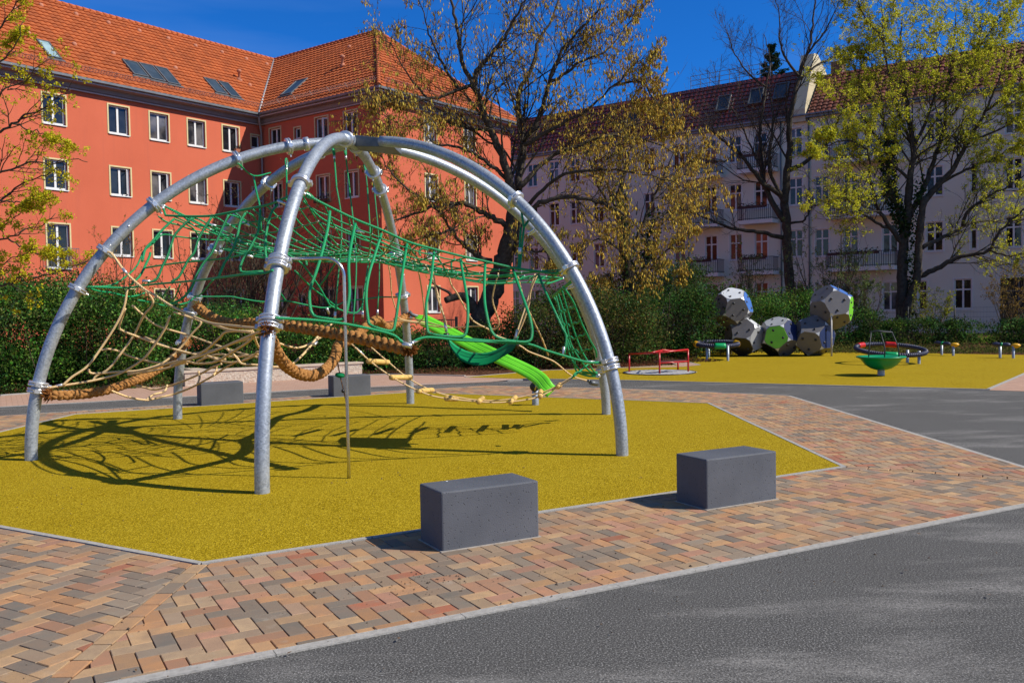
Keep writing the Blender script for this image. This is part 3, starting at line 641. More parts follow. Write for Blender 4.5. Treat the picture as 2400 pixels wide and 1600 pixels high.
# inner tangle under the hammock
for L_, d, r_ in (([(691, 634), (731, 674), (764, 699), (793, 723)], (12, 13), .012), ([(660, 588), (700, 612), (719, 632), (748, 672), (766, 703), (780, 719), (829, 734), (846, 721), (850, 712)], (12, 13), .013),
                  ([(791, 609), (764, 650), (746, 673)], (12.5, 12.8), .013), ([(718, 594), (717, 610), (719, 622)], (11.5, 11.5), .016), ([(711, 471), (750, 509), (785, 528), (830, 548), (880, 562), (960, 598)], (10.2, 11.4), .011),
                  ([(670, 705), (655, 680), (652, 640), (655, 600), (662, 575)], (12, 11), .012), ([(833, 524), (850, 555), (880, 575), (905, 600)], (11, 11.6), .011), ([(954, 572), (975, 600), (990, 625)], (11, 12), .011),
                  ([(1017, 590), (1035, 618), (1047, 640), (1040, 648)], (11, 11.6), .012), ([(1079, 606), (1094, 632), (1092, 648)], (11, 11.6), .012), ([(986, 600), (982, 590), (990, 583), (1003, 585)], (12, 12), .015), ([(1060, 640), (1058, 615), (1068, 606)], (12, 12), .015),
                  ([(878, 452), (887, 552), (889, 644), (885, 725)], (15.4, 15.2), .0115), ([(861, 440), (868, 562), (862, 624), (850, 711), (850, 746)], (14.4, 13.8, 13.2), .0115),
                  ([(819, 440), (827, 511), (833, 570), (834.7, 644), (827.6, 758)], (13.0, 12.5), .0115), ([(789, 440), (799, 501), (800, 566), (793, 644), (785.7, 736)], (12.0, 11.8), .0115)):
    grope(L_, d, r_)
# hangers from the ridge
hang = [((782, 350), (789, 440), 12.35, 12.0, 1, 1.47), ((808, 345), (819, 440), 13.0, 13.0, 4, 1.50), ((855, 385), (861, 440), 14.4, 14.4, 4, 1.245), ((876, 425), (878, 452), 15.3, 15.4, 4, 1.12)]
for (a, b, da, db, k, ph) in hang:
    pa, pb = at(*a, da), at(*b, db); thimble(net, pa, pb - pa, s=.085); grope([a, ((a[0] + b[0]) / 2, (a[1] + b[1]) / 2), b], (da, db), .0115, 'hanger_rope')
for p, q in (((885, 725, 15.2), (885, 745, 15.2)), ((850, 728, 13.2), (850, 748, 13.2)), ((766, 722, 12.6), (774, 742, 12.7)), ((785.5, 730, 11.8), (785, 748, 11.8)), ((1321.5, 812, 10.3), (1321, 834, 10.3)), ((1321, 818, 10.3), (1321, 832, 10.3)),
             ((650, 470, 10.2), (668, 478, 10.2)), ((835, 541, 11), (850, 544, 11)), ((1003, 594, 11), (1016, 596, 11)), ((489, 525, 11.3), (500, 528, 11.3)), ((568, 521, 11.2), (578, 526, 11.2)), ((575, 596, 10.9), (590, 602, 10.9)), ((334, 658, 11.5), (346, 659, 11.5))):
    ferrule(fer, at(*p), at(*q), .017, .10)
A_top = arc_z(0, 3.965); thimble(net, at(671, 372, 11.9), (0, 0, -1), s=.08); grope([(671, 396), (672, 430), (671, 470)], (11.9, 11.3), .0115, 'hanger_rope')
grope([(558, 383), (594, 412), (634, 405)], (11.6, 12.3, 13.6), .011, 'hanger_rope'); grope([(594, 412), (601, 450), (609, 485), (612, 540)], (12.3, 11.2, 11.2), .0125, 'hanger_rope')
for a in ([(1219, 482), (1223, 500), (1227, 530)], [(1240, 515), (1227, 533)], [(1221, 533), (1218, 580), (1215, 634)], [(1228, 533), (1222, 590), (1218, 634)]):
    grope(a, (11.0, 10.9), .0155, 'hanger_rope')
ferrule(fer, at(1218.5, 580, 10.9), at(1217.5, 600, 10.9), .02, .08)
thimble(net, at(712, 452, 10.1), at(760, 480, 10.2) - at(712, 452, 10.1), s=.085)
# ladder net between the two right legs
G = [[(1296, 694), (1307, 712), (1311.6, 741), (1325, 783), (1334, 828), (1343, 848)], [(1307, 685), (1318, 720), (1327, 757), (1338, 806), (1358, 841)], [(1316, 676), (1329, 723), (1343, 768), (1361, 817), (1378, 848)],
     [(1320, 672), (1343, 707), (1363, 757), (1381, 794), (1396, 821), (1398, 837)], [(1302, 690), (1309, 716), (1317, 749), (1330, 795), (1346, 838)]]
gd = [(12.6, 12.7), (12.3, 12.6), (11.9, 12.4), (11.4, 12.2), (12.5, 12.6)]
GP = [path(a, d, 5) for a, d in zip(G, gd)]
lad = thing('ladder_net', 'short green rope ladder hanging down between the two right dome legs', 'rope ladder')
for P in GP: rope(lad, P, None, .0135, name='side_rope')
for f in (.28, .48, .66, .86):
    Q = [resample(P, 41)[int(f * 40)] for P in (GP[0], GP[4], GP[1], GP[2], GP[3])]; Q = catmull(Q, 3); Q[:, 2] += .02 * np.sin(np.arange(len(Q)) * 2.1); rope(lad, Q, None, .012, name='rung_rope')
for a in ([(1296, 694), (1316, 680), (1340, 655)], [(1343, 848), (1368, 874), (1399, 872)], [(1358, 841), (1380, 868), (1404, 880)], [(1378, 848), (1390, 868), (1402, 878)], [(1346, 838), (1350, 868), (1375, 880), (1404, 882)], [(1345, 882), (1368, 862), (1385, 850), (1410, 848)], [(1340, 886), (1352, 872), (1375, 872), (1402, 884)]):
    rope(lad, a, (12.6, 13.3), .0135, name='side_rope')
m = MB(); P = [at(1296, 694, 12.6), at(1345, 655, 11.2)]; m.tube(catmull([P[0], (P[0] + P[1]) / 2, P[1]], 4), .022, 8); m.build('top_bar', ROPE_G, lad)
m = Multi(); ferrule(m, at(1400, 880, 13.2), at(1412, 882, 13.5), .03, .10); ferrule(m, at(1372, 848, 11), at(1392, 850, 10.8), .022, .09); m.build('ferrule', ALU, lad)
fer.build('ferrule', ALU, net)

# tan net
tan = thing('tan_climbing_net', 'sagging tan rope net between the three left dome legs', 'climbing net')
TN = [([(252, 590), (263, 596), (288, 630), (306, 650), (339, 678), (365, 693), (404, 718), (466, 747), (500, 758), (545, 763), (592, 768), (625, 768)], (10.95, 10.9, 10.6, 9.8, 8.8)),
      ([(317, 664), (353, 695), (357, 715), (337, 739), (315, 784), (288, 822), (256, 863), (226, 881), (218, 891)], (11.2, 11.6, 11.5)),
      ([(298, 678), (291, 719), (272, 761), (238, 814), (205, 858), (169, 883), (147, 903)], (11.1, 11.1, 10.9)),
      ([(294, 723), (280, 765), (290, 776), (315, 786), (363, 804), (416, 820), (475, 834), (530, 842)], (11.2, 11.6, 11.6)),
      ([(309, 715), (337, 739), (369, 763), (444, 786), (500, 806), (560, 826), (608, 838)], (11.6, 11.9, 11.4)),
      ([(398, 741), (388, 767), (365, 804), (337, 840), (300, 865), (270, 879), (211, 893), (149, 903), (112, 909)], (11.0, 11.2, 10.85)),
      ([(406, 731), (462, 749), (470, 759), (448, 784), (420, 818), (385, 848), (347, 863), (300, 873)], (11.6, 11.7, 11.4)),
      ([(236, 820), (258, 818), (282, 824), (302, 834), (337, 844), (373, 850), (440, 852)], (11.5, 11.8, 11.8)),
      ([(208, 865), (211, 873), (228, 875), (278, 871), (340, 868)], (11.3, 11.6)),
      ([(300, 873), (340, 867), (407, 848), (458, 838), (522, 814), (592, 784), (622, 772)], (11.3, 10.2, 8.9)),
      ([(300, 878), (340, 872), (393, 862), (436, 848), (463, 852), (506, 847), (554, 819), (589, 795), (592, 781)], (11.4, 11.0, 10.0)),
      ([(500, 760), (535, 772), (592, 779)], (10.3, 9.4)), ([(592, 776), (533, 777), (514, 792), (484, 819), (445, 840), (400, 856)], (9.5, 11.2)),
      ([(527, 813), (554, 837), (567, 852), (602, 855), (651, 860), (669, 859), (690, 850)], (10.6, 10.6, 10.8)), ([(482, 832), (527, 848), (562, 847), (592, 835), (608, 824), (651, 838)], (11.0, 10.4)),
      ([(462, 847), (490, 835), (520, 830), (545, 836), (608, 830)], (11.4, 10.6)), ([(592, 775), (600, 800), (608, 815), (620, 820)], (9.4, 9.9)),
      ([(250, 911), (300, 930), (340, 937), (356, 935), (407, 923), (450, 907), (500, 880), (527, 862), (560, 845)], (11.5, 12.2, 11.6)),
      ([(300, 898), (340, 908), (370, 912), (431, 892), (471, 875), (495, 862), (520, 852)], (12.6, 12.4, 11.6)), ([(344, 936), (360, 924), (385, 917), (392, 902)], (12.0, 12.4)), ([(463, 900), (468, 885), (465, 870)], (11.8, 12)), ([(500, 880), (507, 868), (508, 858)], (11.7, 12)),
      ([(340, 790), (400, 815), (441, 828), (500, 820), (560, 800), (608, 790)], (13.4, 13.0, 11.5)), ([(640, 800), (700, 815), (752, 790), (770, 775)], (11, 12.4)), ([(690, 850), (720, 820), (760, 770), (778, 760)], (11.0, 11.4, 12))]
for i, (a, d) in enumerate(TN): rope(tan, a, d, .0150, ROPE_T, 'net_rope', 5)
# small dark clips where tan strands cross
scatter(tan, 'connector', [q for a, d in TN for q in path(a, d, 5)[4::7]], O * .016, OF2, DKSTEEL)
m = Multi()
for p, q in (((736, 808, 11.2), (744, 800, 11.3)), ((250, 911, 11.5), (268, 918, 11.6)), ((306, 899, 12.6), (320, 903, 12.6)), ((130, 905, 10.9), (135, 904, 10.9)), ((288, 629, 10.9), (294, 637, 10.9))): ferrule(m, at(*p), at(*q), .018, .09)
m.build('ferrule', ALU, tan)

# thick manila ropes
def thick(name, label, P, R, pitch=.30, strands=3, counter=True, collars=(), fray=(True, True), ends=True):
    t = thing(name, label, 'thick rope'); P = resample(catmull(P, 8), max(40, int(np.linalg.norm(np.diff(A3(P), axis=0), axis=1).sum() / .014)))
    s = np.r_[0, np.cumsum(np.linalg.norm(np.diff(P, axis=0), axis=1))]; T = np.gradient(P, axis=0); T /= np.linalg.norm(T, axis=1)[:, None]
    N = np.cross(T, [.2, .1, 1]); N /= np.linalg.norm(N, axis=1)[:, None]; B = np.cross(T, N); m = MB()
    core = MB()
    if counter:
        sp, na = .052, 5; nr = int(s[-1] / sp); S0 = A3([[math.cos(b_) * math.cos(a_), math.sin(b_), math.cos(b_) * math.sin(a_)] for b_ in np.linspace(-1.35, 1.35, 6) for a_ in np.arange(8) * math.pi / 4]); SF = A3([[i * 8 + j, i * 8 + (j + 1) % 8, (i + 1) * 8 + (j + 1) % 8, (i + 1) * 8 + j] for i in range(5) for j in range(8)]); VV = []
        for i_ in range(1, nr):
            k_ = int(np.searchsorted(s, i_ * sp)); k_ = min(k_, len(P) - 1)
            for j_ in range(na):
                a_ = (j_ + .5 * (i_ % 2)) * 2 * math.pi / na; rd = math.cos(a_) * N[k_] + math.sin(a_) * B[k_]; tg = np.cross(T[k_], rd); sk = T[k_] * .85 + tg * .5 * (1 if i_ % 2 else -1); sk /= np.linalg.norm(sk); s3 = np.cross(rd, sk)
                VV.append(P[k_] + rd * R * .62 + (S0[:, :1] * s3 * R * .50 + S0[:, 1:2] * sk * R * .62 + S0[:, 2:] * rd * R * .46) * rng.uniform(.9, 1.1))
        m.add(np.vstack(VV), (SF[None] + np.arange(len(VV))[:, None, None] * 48).reshape(-1, 4), 0, True); m.tube(P, R * .72, 12)
    for q in range(0 if counter else strands):
        for sg in ((1, -1) if counter else (1,)):
            ph = sg * 2 * math.pi * s / pitch + q * 2 * math.pi / strands + (0 if sg > 0 else .5)
            off = R * .58 * (1 + .14 * np.cos(s * 2 * math.pi / pitch * strands * 2)); Q = P + off[:, None] * (np.cos(ph)[:, None] * N + np.sin(ph)[:, None] * B)
            m.tube(Q, R * .43 * (1 + .26 * np.sin(s * 2 * math.pi / pitch * strands * 2 + q)), 8)
    core.tube(P, R * .55, 8); m.build('rope_strands', ROPE_M, t); core.build('rope_core', ROPE_F, t)
    for e_, i0, i1 in ((fray[0], 0, 1), (fray[1], -1, -2)):
        if e_:
            m = MB(); n = 150; d = P[i0] - P[i1 * 3 if i1 > 0 else -4]; d /= np.linalg.norm(d); u_ = rng.normal(0, 1, (n, 3)); u_ /= np.linalg.norm(u_, axis=1)[:, None]
            a = P[i0] + u_ * R * .75 * A3([1, 1, 1]); b = a + u_ * .03 + d * .02 + rng.normal(0, .012, (n, 3)); m.tubes(np.stack([a - u_ * R * .3, (a + b) / 2, b], 1), np.tile([.006, .006, .003], (n, 1)), 4); m.build('frayed_end', ROPE_F, t)
    for f in collars:
        i = int(f * (len(P) - 1)); m = MB(); m.tube(P[i - 3:i + 4], R * 1.13, 16); m.build('collar', BLACK, t)
    return t
Aatt = arc_z(0, .82); Batt = arc_z(1, 1.52)
thick('thick_rope', 'thick brown rope drooping from the left dome leg towards the back left leg', [at(116, 925, 10.8), at(150, 926, 10.9), at(205, 922, 11.2), at(260, 911, 11.6), at(315, 892, 12.2), at(352, 876, 12.7), at(395, 848, 13.4), at(425, 815, 14.0), at(438, 800, 14.4)], .060, .22)
thick('thick_rope', 'straight thick brown rope ending in a frayed stub with a metal joint, middle of dome', [at(466, 722, 14.2), at(500, 745, 13.6), at(545, 758, 12.9), at(600, 757, 12.2), at(665, 762, 11.6), at(730, 772, 11.1), at(810, 786, 10.5), at(880, 801, 10.0), at(958, 819, 9.5)], .070, .42, 3, False, (), (True, True))
thick('thick_rope', 'thick brown rope hanging in a deep U beside the near dome leg', [at(627, 775, 8.75), at(638, 805, 9.0), at(660, 845, 9.4), at(695, 873, 9.9), at(732, 880, 10.3), at(763, 866, 10.8), at(785, 838, 11.3), at(794, 808, 11.8), at(820, 797, 12.4), at(848, 775, 13.2), at(868, 756, 14.0), at(886, 750, 14.6), at(905, 766, 15.2), at(925, 760, 15.7), at(950, 742, 16.2)], .066, .20, 4, True, (.505,))
m = MB(); m.tube([at(625, 775, 8.7), at(640, 770, 8.6)], .03, 8); 
# fittings: bolts joining beam and hangers
fit = thing('rope_fitting', 'small cast metal joint linking green ropes to the frayed brown rope end', 'rope joint')
m = MB(); ferrule(m, at(944, 806, 9.42), at(968, 812, 9.4), .03, .10); m.lathe(at(966, 804, 9.42), [(0, 0), (.022, 0), (.022, .035), (0, .035)], 10, 0, -FWD); m.build('shackle', ALU, fit)

# swing seat
seat = thing('rubber_swing_seat', 'broad dark green rubber sling seat hanging on tan ropes inside the dome', 'swing seat')
n = 17; u_ = np.linspace(0, 1, n); ft = [(1043, 786), (1052, 800), (1068, 815), (1092, 827), (1120, 832), (1150, 828), (1178, 815), (1200, 800), (1214, 788)]
bt = [(1052, 800), (1058, 818), (1078, 843), (1100, 853), (1125, 857), (1152, 851), (1180, 835), (1203, 820), (1213, 800)]
PT, PB = resample(path(ft, (11.5, 11.3), 4), n), resample(path(bt, (11.1, 10.9), 4), n); PI = resample(path([(x + 3, y - 6) for x, y in ft], (11.9, 11.7), 4), n)
V = []; 
for i in range(n):
    a, b, c = PT[i], PB[i], (PT[i] + PB[i]) / 2 + A3([0, -.03, -.02]); nrm = A3([0, .018, .018]); V += [a, c, b, b + nrm, c + nrm, a + nrm]
F = [(i * 6 + j, i * 6 + (j + 1) % 6, (i + 1) * 6 + (j + 1) % 6, (i + 1) * 6 + j) for i in range(n - 1) for j in range(6)] + [tuple(range(6))[::-1], tuple((n - 1) * 6 + j for j in range(6))]
m = MB(); m.add(V, F, 0, True); m.build('sling', RUBBER_G, seat)
V = []
for i in range(n):
    a, b = PT[i], PI[i] - A3([0, 0, .02]); nz_ = A3([0, .0, .014]); V += [a, b, b + nz_, a + nz_]
F = [(i * 4 + j, i * 4 + (j + 1) % 4, (i + 1) * 4 + (j + 1) % 4, (i + 1) * 4 + j) for i in range(n - 1) for j in range(4)]
m = MB(); m.add(V, F, 0, True); m.build('seat_edge', RUBBER_LT, seat)
m = MB(); m.tube(PT, .016, 8); m.build('edge_bead', RUBBER_LT, seat)
for c in ((1046, 783, 11.5), (1209, 800, 11.2)):
    m = MB(); p = at(*c); m.lathe(p - A3([0, 0, .03]), [(0, -.05), (.035, -.045), (.045, 0), (.035, .045), (0, .05)], 12); m.build('end_cap', BLACK, seat)
for a, d in (([(997, 620), (1015, 656), (1032, 710), (1046, 766)], (11.6, 11.5)), ([(1010, 612), (1017, 650), (1026, 701), (1042, 745), (1047, 766)], (11.2, 11.5)), ([(1254, 642), (1247, 665), (1233, 714), (1215, 768), (1209, 790)], (11.3, 11.2)), ([(1258, 645), (1244, 680), (1240, 710), (1227, 752), (1210, 790)], (11.0, 11.2))):
    rope(seat, a, d, .012, ROPE_T, 'hanger_rope')
m = Multi(); ferrule(m, at(1043, 756, 11.5), at(1046, 776, 11.5), .02, .12); ferrule(m, at(1213.5, 772, 11.2), at(1208, 795, 11.2), .02, .15); m.build('ferrule', ALU, seat)
lines = thing('handrail_ropes', 'thin tan ropes looping below the green hammock on the right side of the dome', 'rope lines')
for a, d in (([(948, 745), (986, 750), (1039, 765), (1075, 767), (1113, 764), (1135, 765)], (16.2, 14)), ([(1049, 628), (1057, 665), (1073, 690), (1102, 743), (1120, 759), (1144, 771), (1164, 786), (1191, 797), (1222, 812), (1240, 824), (1280, 839), (1303, 850), (1340, 880), (1380, 893)], (12.5, 12.9, 13.2, 13.6)),
             ([(1168, 640), (1157, 681), (1155, 707), (1164, 736), (1170, 757), (1162, 770), (1151, 771)], (12.4, 12.9)), ([(972, 606), (983, 647), (992, 705), (994, 734), (990, 748), (975, 760)], (13.5, 14.5)), ([(902, 588), (914, 640), (918, 690), (928, 725), (935, 745), (960, 752), (1000, 756)], (14.6, 15.6)),
             ([(1214, 648), (1228, 701), (1249, 748), (1269, 790), (1285, 832)], (11.8, 13.0)), ([(900, 755), (935, 752), (975, 757), (1020, 765), (1060, 768)], (15.4, 14.6))):
    rope(lines, a, d, .0115, ROPE_T, 'rope')
m = Multi(); ferrule(m, at(1378, 892, 13.5), at(1390, 896, 13.6), .022, .1); m.tube([at(1383, 896, 13.5), at(1400, 899, 13.6)], .035, 8); m.build('ferrule', DKSTEEL, lines)

# swinging rung bridge
br_ = thing('rung_bridge', 'hanging bridge of short wooden rungs on two tan ropes low inside the dome', 'rope bridge')
RA = path([(824, 806), (872, 850), (935, 893), (1005, 925), (1060, 935), (1110, 940), (1165, 943), (1230, 937), (1275, 924), (1340, 886)], (12.2, 12.3, 12.5, 12.6, 12.9), 5)
RB = path([(868, 812), (910, 848), (960, 888), (1020, 918), (1080, 932), (1130, 938), (1180, 937), (1240, 926), (1290, 912), (1345, 880)], (12.8, 12.9, 13.1, 13.2, 13.1), 5)
rope(br_, RA, None, .0125, ROPE_T); rope(br_, RB, None, .0115, ROPE_T)
for f in (.10, .215, .33, .455, .585, .715, .845, .93):
    a, b = resample(RA, 101)[int(f * 100)], resample(RB, 101)[int(f * 100)]; v = (b - a); v /= np.linalg.norm(v); m = MB(); pa, pb = a - v * .07, b + v * .06
    tl = rng.normal(0, .02, 3); pr = [(0, 0), (.03, 0), (.036, .008)] + [(.036, .02)] + [(.0375, x) for x in np.linspace(.05, np.linalg.norm(pb - pa) - .05, 8)] + [(.036, np.linalg.norm(pb - pa) - .01), (.03, np.linalg.norm(pb - pa)), (0, np.linalg.norm(pb - pa))]
    m.lathe(pa, pr, 14, 0, (pb - pa) + tl); r_ = m.build('rung', WOODR, br_)
    for q in (.25, .75): m = MB(); m.lathe(pa + (pb - pa) * q, [(.038, -.006), (.0395, 0), (.038, .006)], 14, 0, pb - pa); m.build('rung_groove', simple('groove', (.25, .14, .05)), r_)
m = Multi(); ferrule(m, at(835, 816, 12.3), at(852, 832, 12.3), .017, .14); m.build('ferrule', ALU, br_)

# button hanging on a rope
bt_ = thing('rope_button', 'small green rubber disc seat on a thin rope before the far seat block', 'climbing disc')
rope(bt_, [(789, 835), (793, 858), (797, 880), (803, 905), (807, 922), (812, 945)], (11.6, 11.5), .009, simple('brown cord', (.25, .13, .06)), 'rope')
m = MB(); c = at(797, 878, 11.55); m.lathe(c, [(0, -.035), (.03, -.034), (.062, -.02), (.066, 0), (.055, .016), (.02, .022), (0, .024)], 20, 0, (.15, -.15, 1)); m.build('disc', RUBBER_G, bt_)
m = MB(); m.lathe(at(804, 916, 11.5), [(0, -.024), (.016, -.02), (.024, 0), (.016, .02), (0, .024)], 12); m.build('knot', BLACK, bt_)

# lime slat ramp with its pivot post
ramp = thing('balance_ramp', 'bright lime green plastic ramp resting on a short steel post', 'ramp')
cl1 = [at(976, 741, 16.2), at(992, 748, 16.15), at(1045, 774, 16.0), at(1110, 808, 15.8), at(1170, 836, 15.5), at(1230, 864, 15.3), at(1262, 884, 15.15), at(1280, 906, 15.0), at(1294, 917, 14.95)]
P = resample(catmull(cl1, 6), 36); T = np.gradient(P, axis=0); T /= np.linalg.norm(T, axis=1)[:, None]; S = np.cross(T, [0, 0, 1.]); S /= np.linalg.norm(S, axis=1)[:, None]; Nn = np.cross(S, T); S, Nn = S * math.cos(.8) - Nn * math.sin(.8), Nn * math.cos(.8) + S * math.sin(.8)
prof = []
for x in np.linspace(-1, 1, 33): prof.append((x * .125, (.012 if abs((x * 1.5) % 1 - .5) > .07 else .007) - .02 * (abs(x) ** 6)))
prof += [(.125, -.035), (-.125, -.035)]; kk = len(prof); V = []; wd = np.clip(np.minimum(np.arange(36) / 3. + .35, 1.), 0, 1)
for i in range(36):
    for x, z in prof: V.append(P[i] + S[i] * x * wd[i] + Nn[i] * z)
F = [(i * kk + j, i * kk + (j + 1) % kk, (i + 1) * kk + (j + 1) % kk, (i + 1) * kk + j) for i in range(35) for j in range(kk)] + [tuple(range(kk))[::-1], tuple(35 * kk + j for j in range(kk))]
m = MB(); m.add(V, F, 0, False); m.build('ramp_board', LIME, ramp)
gp = gnd(1255, 950); m = MB(); m.lathe(gp, [(PR - .01, 0), (PR - .01, .36), (PR - .02, .37), (0, .37)], 20); m.build('post', GALV, ramp)
m = MB(); c = at(1253, 906, dpt(gp) - .1); ax = A3([.1, -1, .05]); m.lathe(c - ax * .03, [(0, 0), (.075, 0), (.085, .01), (.085, .05), (.075, .06), (0, .06)], 24, 0, ax); m.build('bearing_disc', BLACK, ramp)
m = MB(); m.tube([c + A3([0, -.07, -.06]), c + A3([.06, -.05, .12])], .012, 6); m.build('lever', STEEL, ramp)
m = MB(); m.tube([arc_z(4, 1.72) + A3([.08, -.02, 0]), at(966, 738, 16.25), at(980, 742, 16.2)], .035, 10); m.build('bracket', DKSTEEL, ramp)

# stainless grab pole
pole = thing('grab_pole', 'thin polished steel pole bent over at the top to the near dome leg', 'pole')
pf = gnd(818, 1123); d0 = dpt(pf); ztop = at(770, 622, 9.15)
P = [pf - A3([0, 0, .03])]; zt = at(812, 700, d0)[2]; pt = A3([pf[0], pf[1], 0])
P += [pt + A3([0, 0, z]) for z in (.3, .9, 1.5, zt)]; q = arc_z(1, 2.27); hdir = (q - (pt + A3([0, 0, q[2]]))); hl = np.linalg.norm(hdir); hdir /= hl
zc = q[2]; zt = zc - .19; rb = .19; P = [x for x in P if x[2] < zt - .1] + [pt + A3([0, 0, zt])]
for a_ in np.linspace(0.12, math.pi / 2, 9): P.append(pt + hdir * rb * (1 - math.cos(a_)) + A3([0, 0, zt + rb * math.sin(a_)]))
P.append(q - hdir * .09); m = MB(); m.tube(P, .0175, 12); m.build('pole_tube', STEEL, pole)

# ================================================================== houses
ZU = A3([0, 0, 1.])
def facade(name, par, P0, e, s0, s1, z0, z1, holes, mat, depth=.18, nrm=None, reveal=None):
    """wall in the plane P0 + e*s, cut by window holes (s, zbottom, w, h), reveals going inwards"""
    xs = sorted({s0, s1, *[h[0] for h in holes], *[h[0] + h[2] for h in holes]}); zs = sorted({z0, z1, *[h[1] for h in holes], *[h[1] + h[3] for h in holes]})
    m = MB(); V = []; F = []
    for i in range(len(xs) - 1):
        for j in range(len(zs) - 1):
            cx, cz = (xs[i] + xs[i + 1]) / 2, (zs[j] + zs[j + 1]) / 2
            if any(h[0] < cx < h[0] + h[2] and h[1] < cz < h[1] + h[3] for h in holes): continue
            b = len(V); V += [P0 + e * x + ZU * z for x, z in ((xs[i], zs[j]), (xs[i + 1], zs[j]), (xs[i + 1], zs[j + 1]), (xs[i], zs[j + 1]))]; F.append((b, b + 1, b + 2, b + 3))
    m.add(V, F)
    for h in holes:
        a = P0 + e * h[0] + ZU * h[1]; q = [a, a + e * h[2], a + e * h[2] + ZU * h[3], a + ZU * h[3]]; r_ = [x - nrm * depth for x in q]
        for i in range(4): m.add([q[i], q[(i + 1) % 4], r_[(i + 1) % 4], r_[i]], [(3, 2, 1, 0)], 1)
    return m.build(name, [mat, reveal or mat], par)
def window(par, P0, e, nrm, s, z, w_, h_, kind='red', glass=None, surround=None, frame=None, depth=.15, bars='T', open_=False, sill=True):
    a = P0 + e * s + ZU * z; fw = .065; base = a - nrm * depth
    m = MB(); win = None
    def bar(m, x0, z0, x1, z1, d0=0., th=.06): m.span(base + e * x0 + ZU * z0 + nrm * d0, e * (x1 - x0), ZU * (z1 - z0), nrm * th)
    bar(m, 0, 0, fw, h_); bar(m, w_ - fw, 0, w_, h_); bar(m, fw, 0, w_ - fw, fw * 1.4); bar(m, fw, h_ - fw, w_ - fw, h_)
    if w_ > .6: bar(m, w_ / 2 - fw * .75, fw * 1.4, w_ / 2 + fw * .75, h_ - fw, .003)
    if bars == 'X': bar(m, fw, h_ * .63, w_ - fw, h_ * .63 + fw * 1.3, .006)
    fr = m.build('window', frame or FRAMEW, par)
    m = MB(); m.poly([base + e * x + ZU * y + nrm * .02 for x, y in ((.02, .02), (w_ - .02, .02), (w_ - .02, h_ - .02), (.02, h_ - .02))]); m.build('pane', glass or GLASS_D, fr)
    if open_:
        o_ = base + e * (w_ - .07) + ZU * .09 + nrm * .07; dv = -e * .20 + nrm * .26; hh_ = h_ - .16; m = MB(); dn = np.cross(dv, ZU); dn = dn / np.linalg.norm(dn) * .03; m.span(o_, dv * .14, ZU * hh_, dn); m.span(o_ + dv * .86, dv * .14, ZU * hh_, dn); m.span(o_ + dv * .14, dv * .72, ZU * .06, dn); m.span(o_ + dv * .14 + ZU * (hh_ - .06), dv * .72, ZU * .06, dn); sh = m.build('open_sash', FRAMEW, fr)
    if surround:
        m = MB(); sw = .07; pr = .022
        for x0, z0, x1, z1 in ((-sw, -sw * .4, 0, h_ + sw), (w_, -sw * .4, w_ + sw, h_ + sw), (0, h_, w_, h_ + sw), (0, -sw, w_, 0) if not sill else (0, -.02, w_, 0)):
            m.span(a + e * x0 + ZU * z0 + nrm * -.01, e * (x1 - x0), ZU * (z1 - z0), nrm * (pr + .01))
        m.build('surround', surround, fr)
    if sill:
        m = MB(); m.span(a - e * .02 - ZU * .045 - nrm * (depth - .062), e * (w_ + .04), ZU * .045, nrm * (depth - .062 + .06)); m.build('sill', WHITE if kind == 'red' else FRAMEG, fr)
    return fr
def tile_roof(name, par, O, e, up, slope_len, s_of_v, mat, tw=.30, th=.36, sub=6, amp=.045, vary=.25):
    """rows of curved tiles: O eave origin, e along eave, up = upslope unit; s_of_v(v)->(s0,s1) clips each course"""
    nrm = np.cross(e, up); nrm /= np.linalg.norm(nrm); 
    if nrm[2] < 0: nrm = -nrm
    m = MB(); nrow = int(slope_len / th)
    for r_ in range(nrow + 1):
        v0 = r_ * th; v1 = min(v0 + th * 1.04, slope_len); 
        if v1 - v0 < .02: continue
        sa, sb = s_of_v((v0 + v1) / 2)
        if sb - sa < tw / 2: continue
        i0 = math.ceil(sa / tw * sub); i1 = math.floor(sb / tw * sub); i = np.arange(i0, i1 + 1); ph = (i % sub) / sub
        hgt = amp * (np.abs(np.sin(math.pi * ph)) ** .8) - amp * .3 * (ph > .86); n_ = len(i)
        jit = rng.normal(0, .003, n_ // sub + 2)[(i - i0) // sub]
        lo = O + np.outer(i * tw / sub, e) + up * v0 + np.outer(hgt + .058 + jit, nrm); hi = O + np.outer(i * tw / sub, e) + up * v1 + np.outer(hgt + .005, nrm); bt = O + np.outer(i * tw / sub, e) + up * v0 + np.outer(hgt * 0, nrm)
        q = np.arange(n_ - 1); F = np.vstack([np.stack([q, q + 1, q + 1 + n_, q + n_], 1), np.stack([q + 2 * n_, q + 1 + 2 * n_, q + 1, q], 1)])
        cid = (i[:-1] // sub); cv = rng.uniform(0, 1, cid.max() - cid.min() + 1)[cid - cid.min()] ** 1.6
        m.add(np.vstack([lo, hi, bt]), F, 0, False, np.tile(np.repeat(cv[:, None], 3, 1), (2, 1)))
    return m.build(name, mat, par)
AH = rad(53.4); U1 = A3([math.cos(AH), math.sin(AH), 0]); W1 = A3([math.sin(AH), -math.cos(AH), 0])    # U1: away right, W1: towards right
PL = EYE + ray(260, 450) * 42.0; PL[2] = 0                  # a point of the long left wall
C1 = EYE + ray(894, 480) * 43.65; C1[2] = 0                 # outer corner of the short wing
_s, _t = np.linalg.solve(A3([U1[:2], W1[:2]]).T, (C1 - PL)[:2]); IC = PL + U1 * _s; WL = _t     # inner corner, wing length
EV, RG, GW = 12.5, 17.62, 10.66
S1 = float(_s)
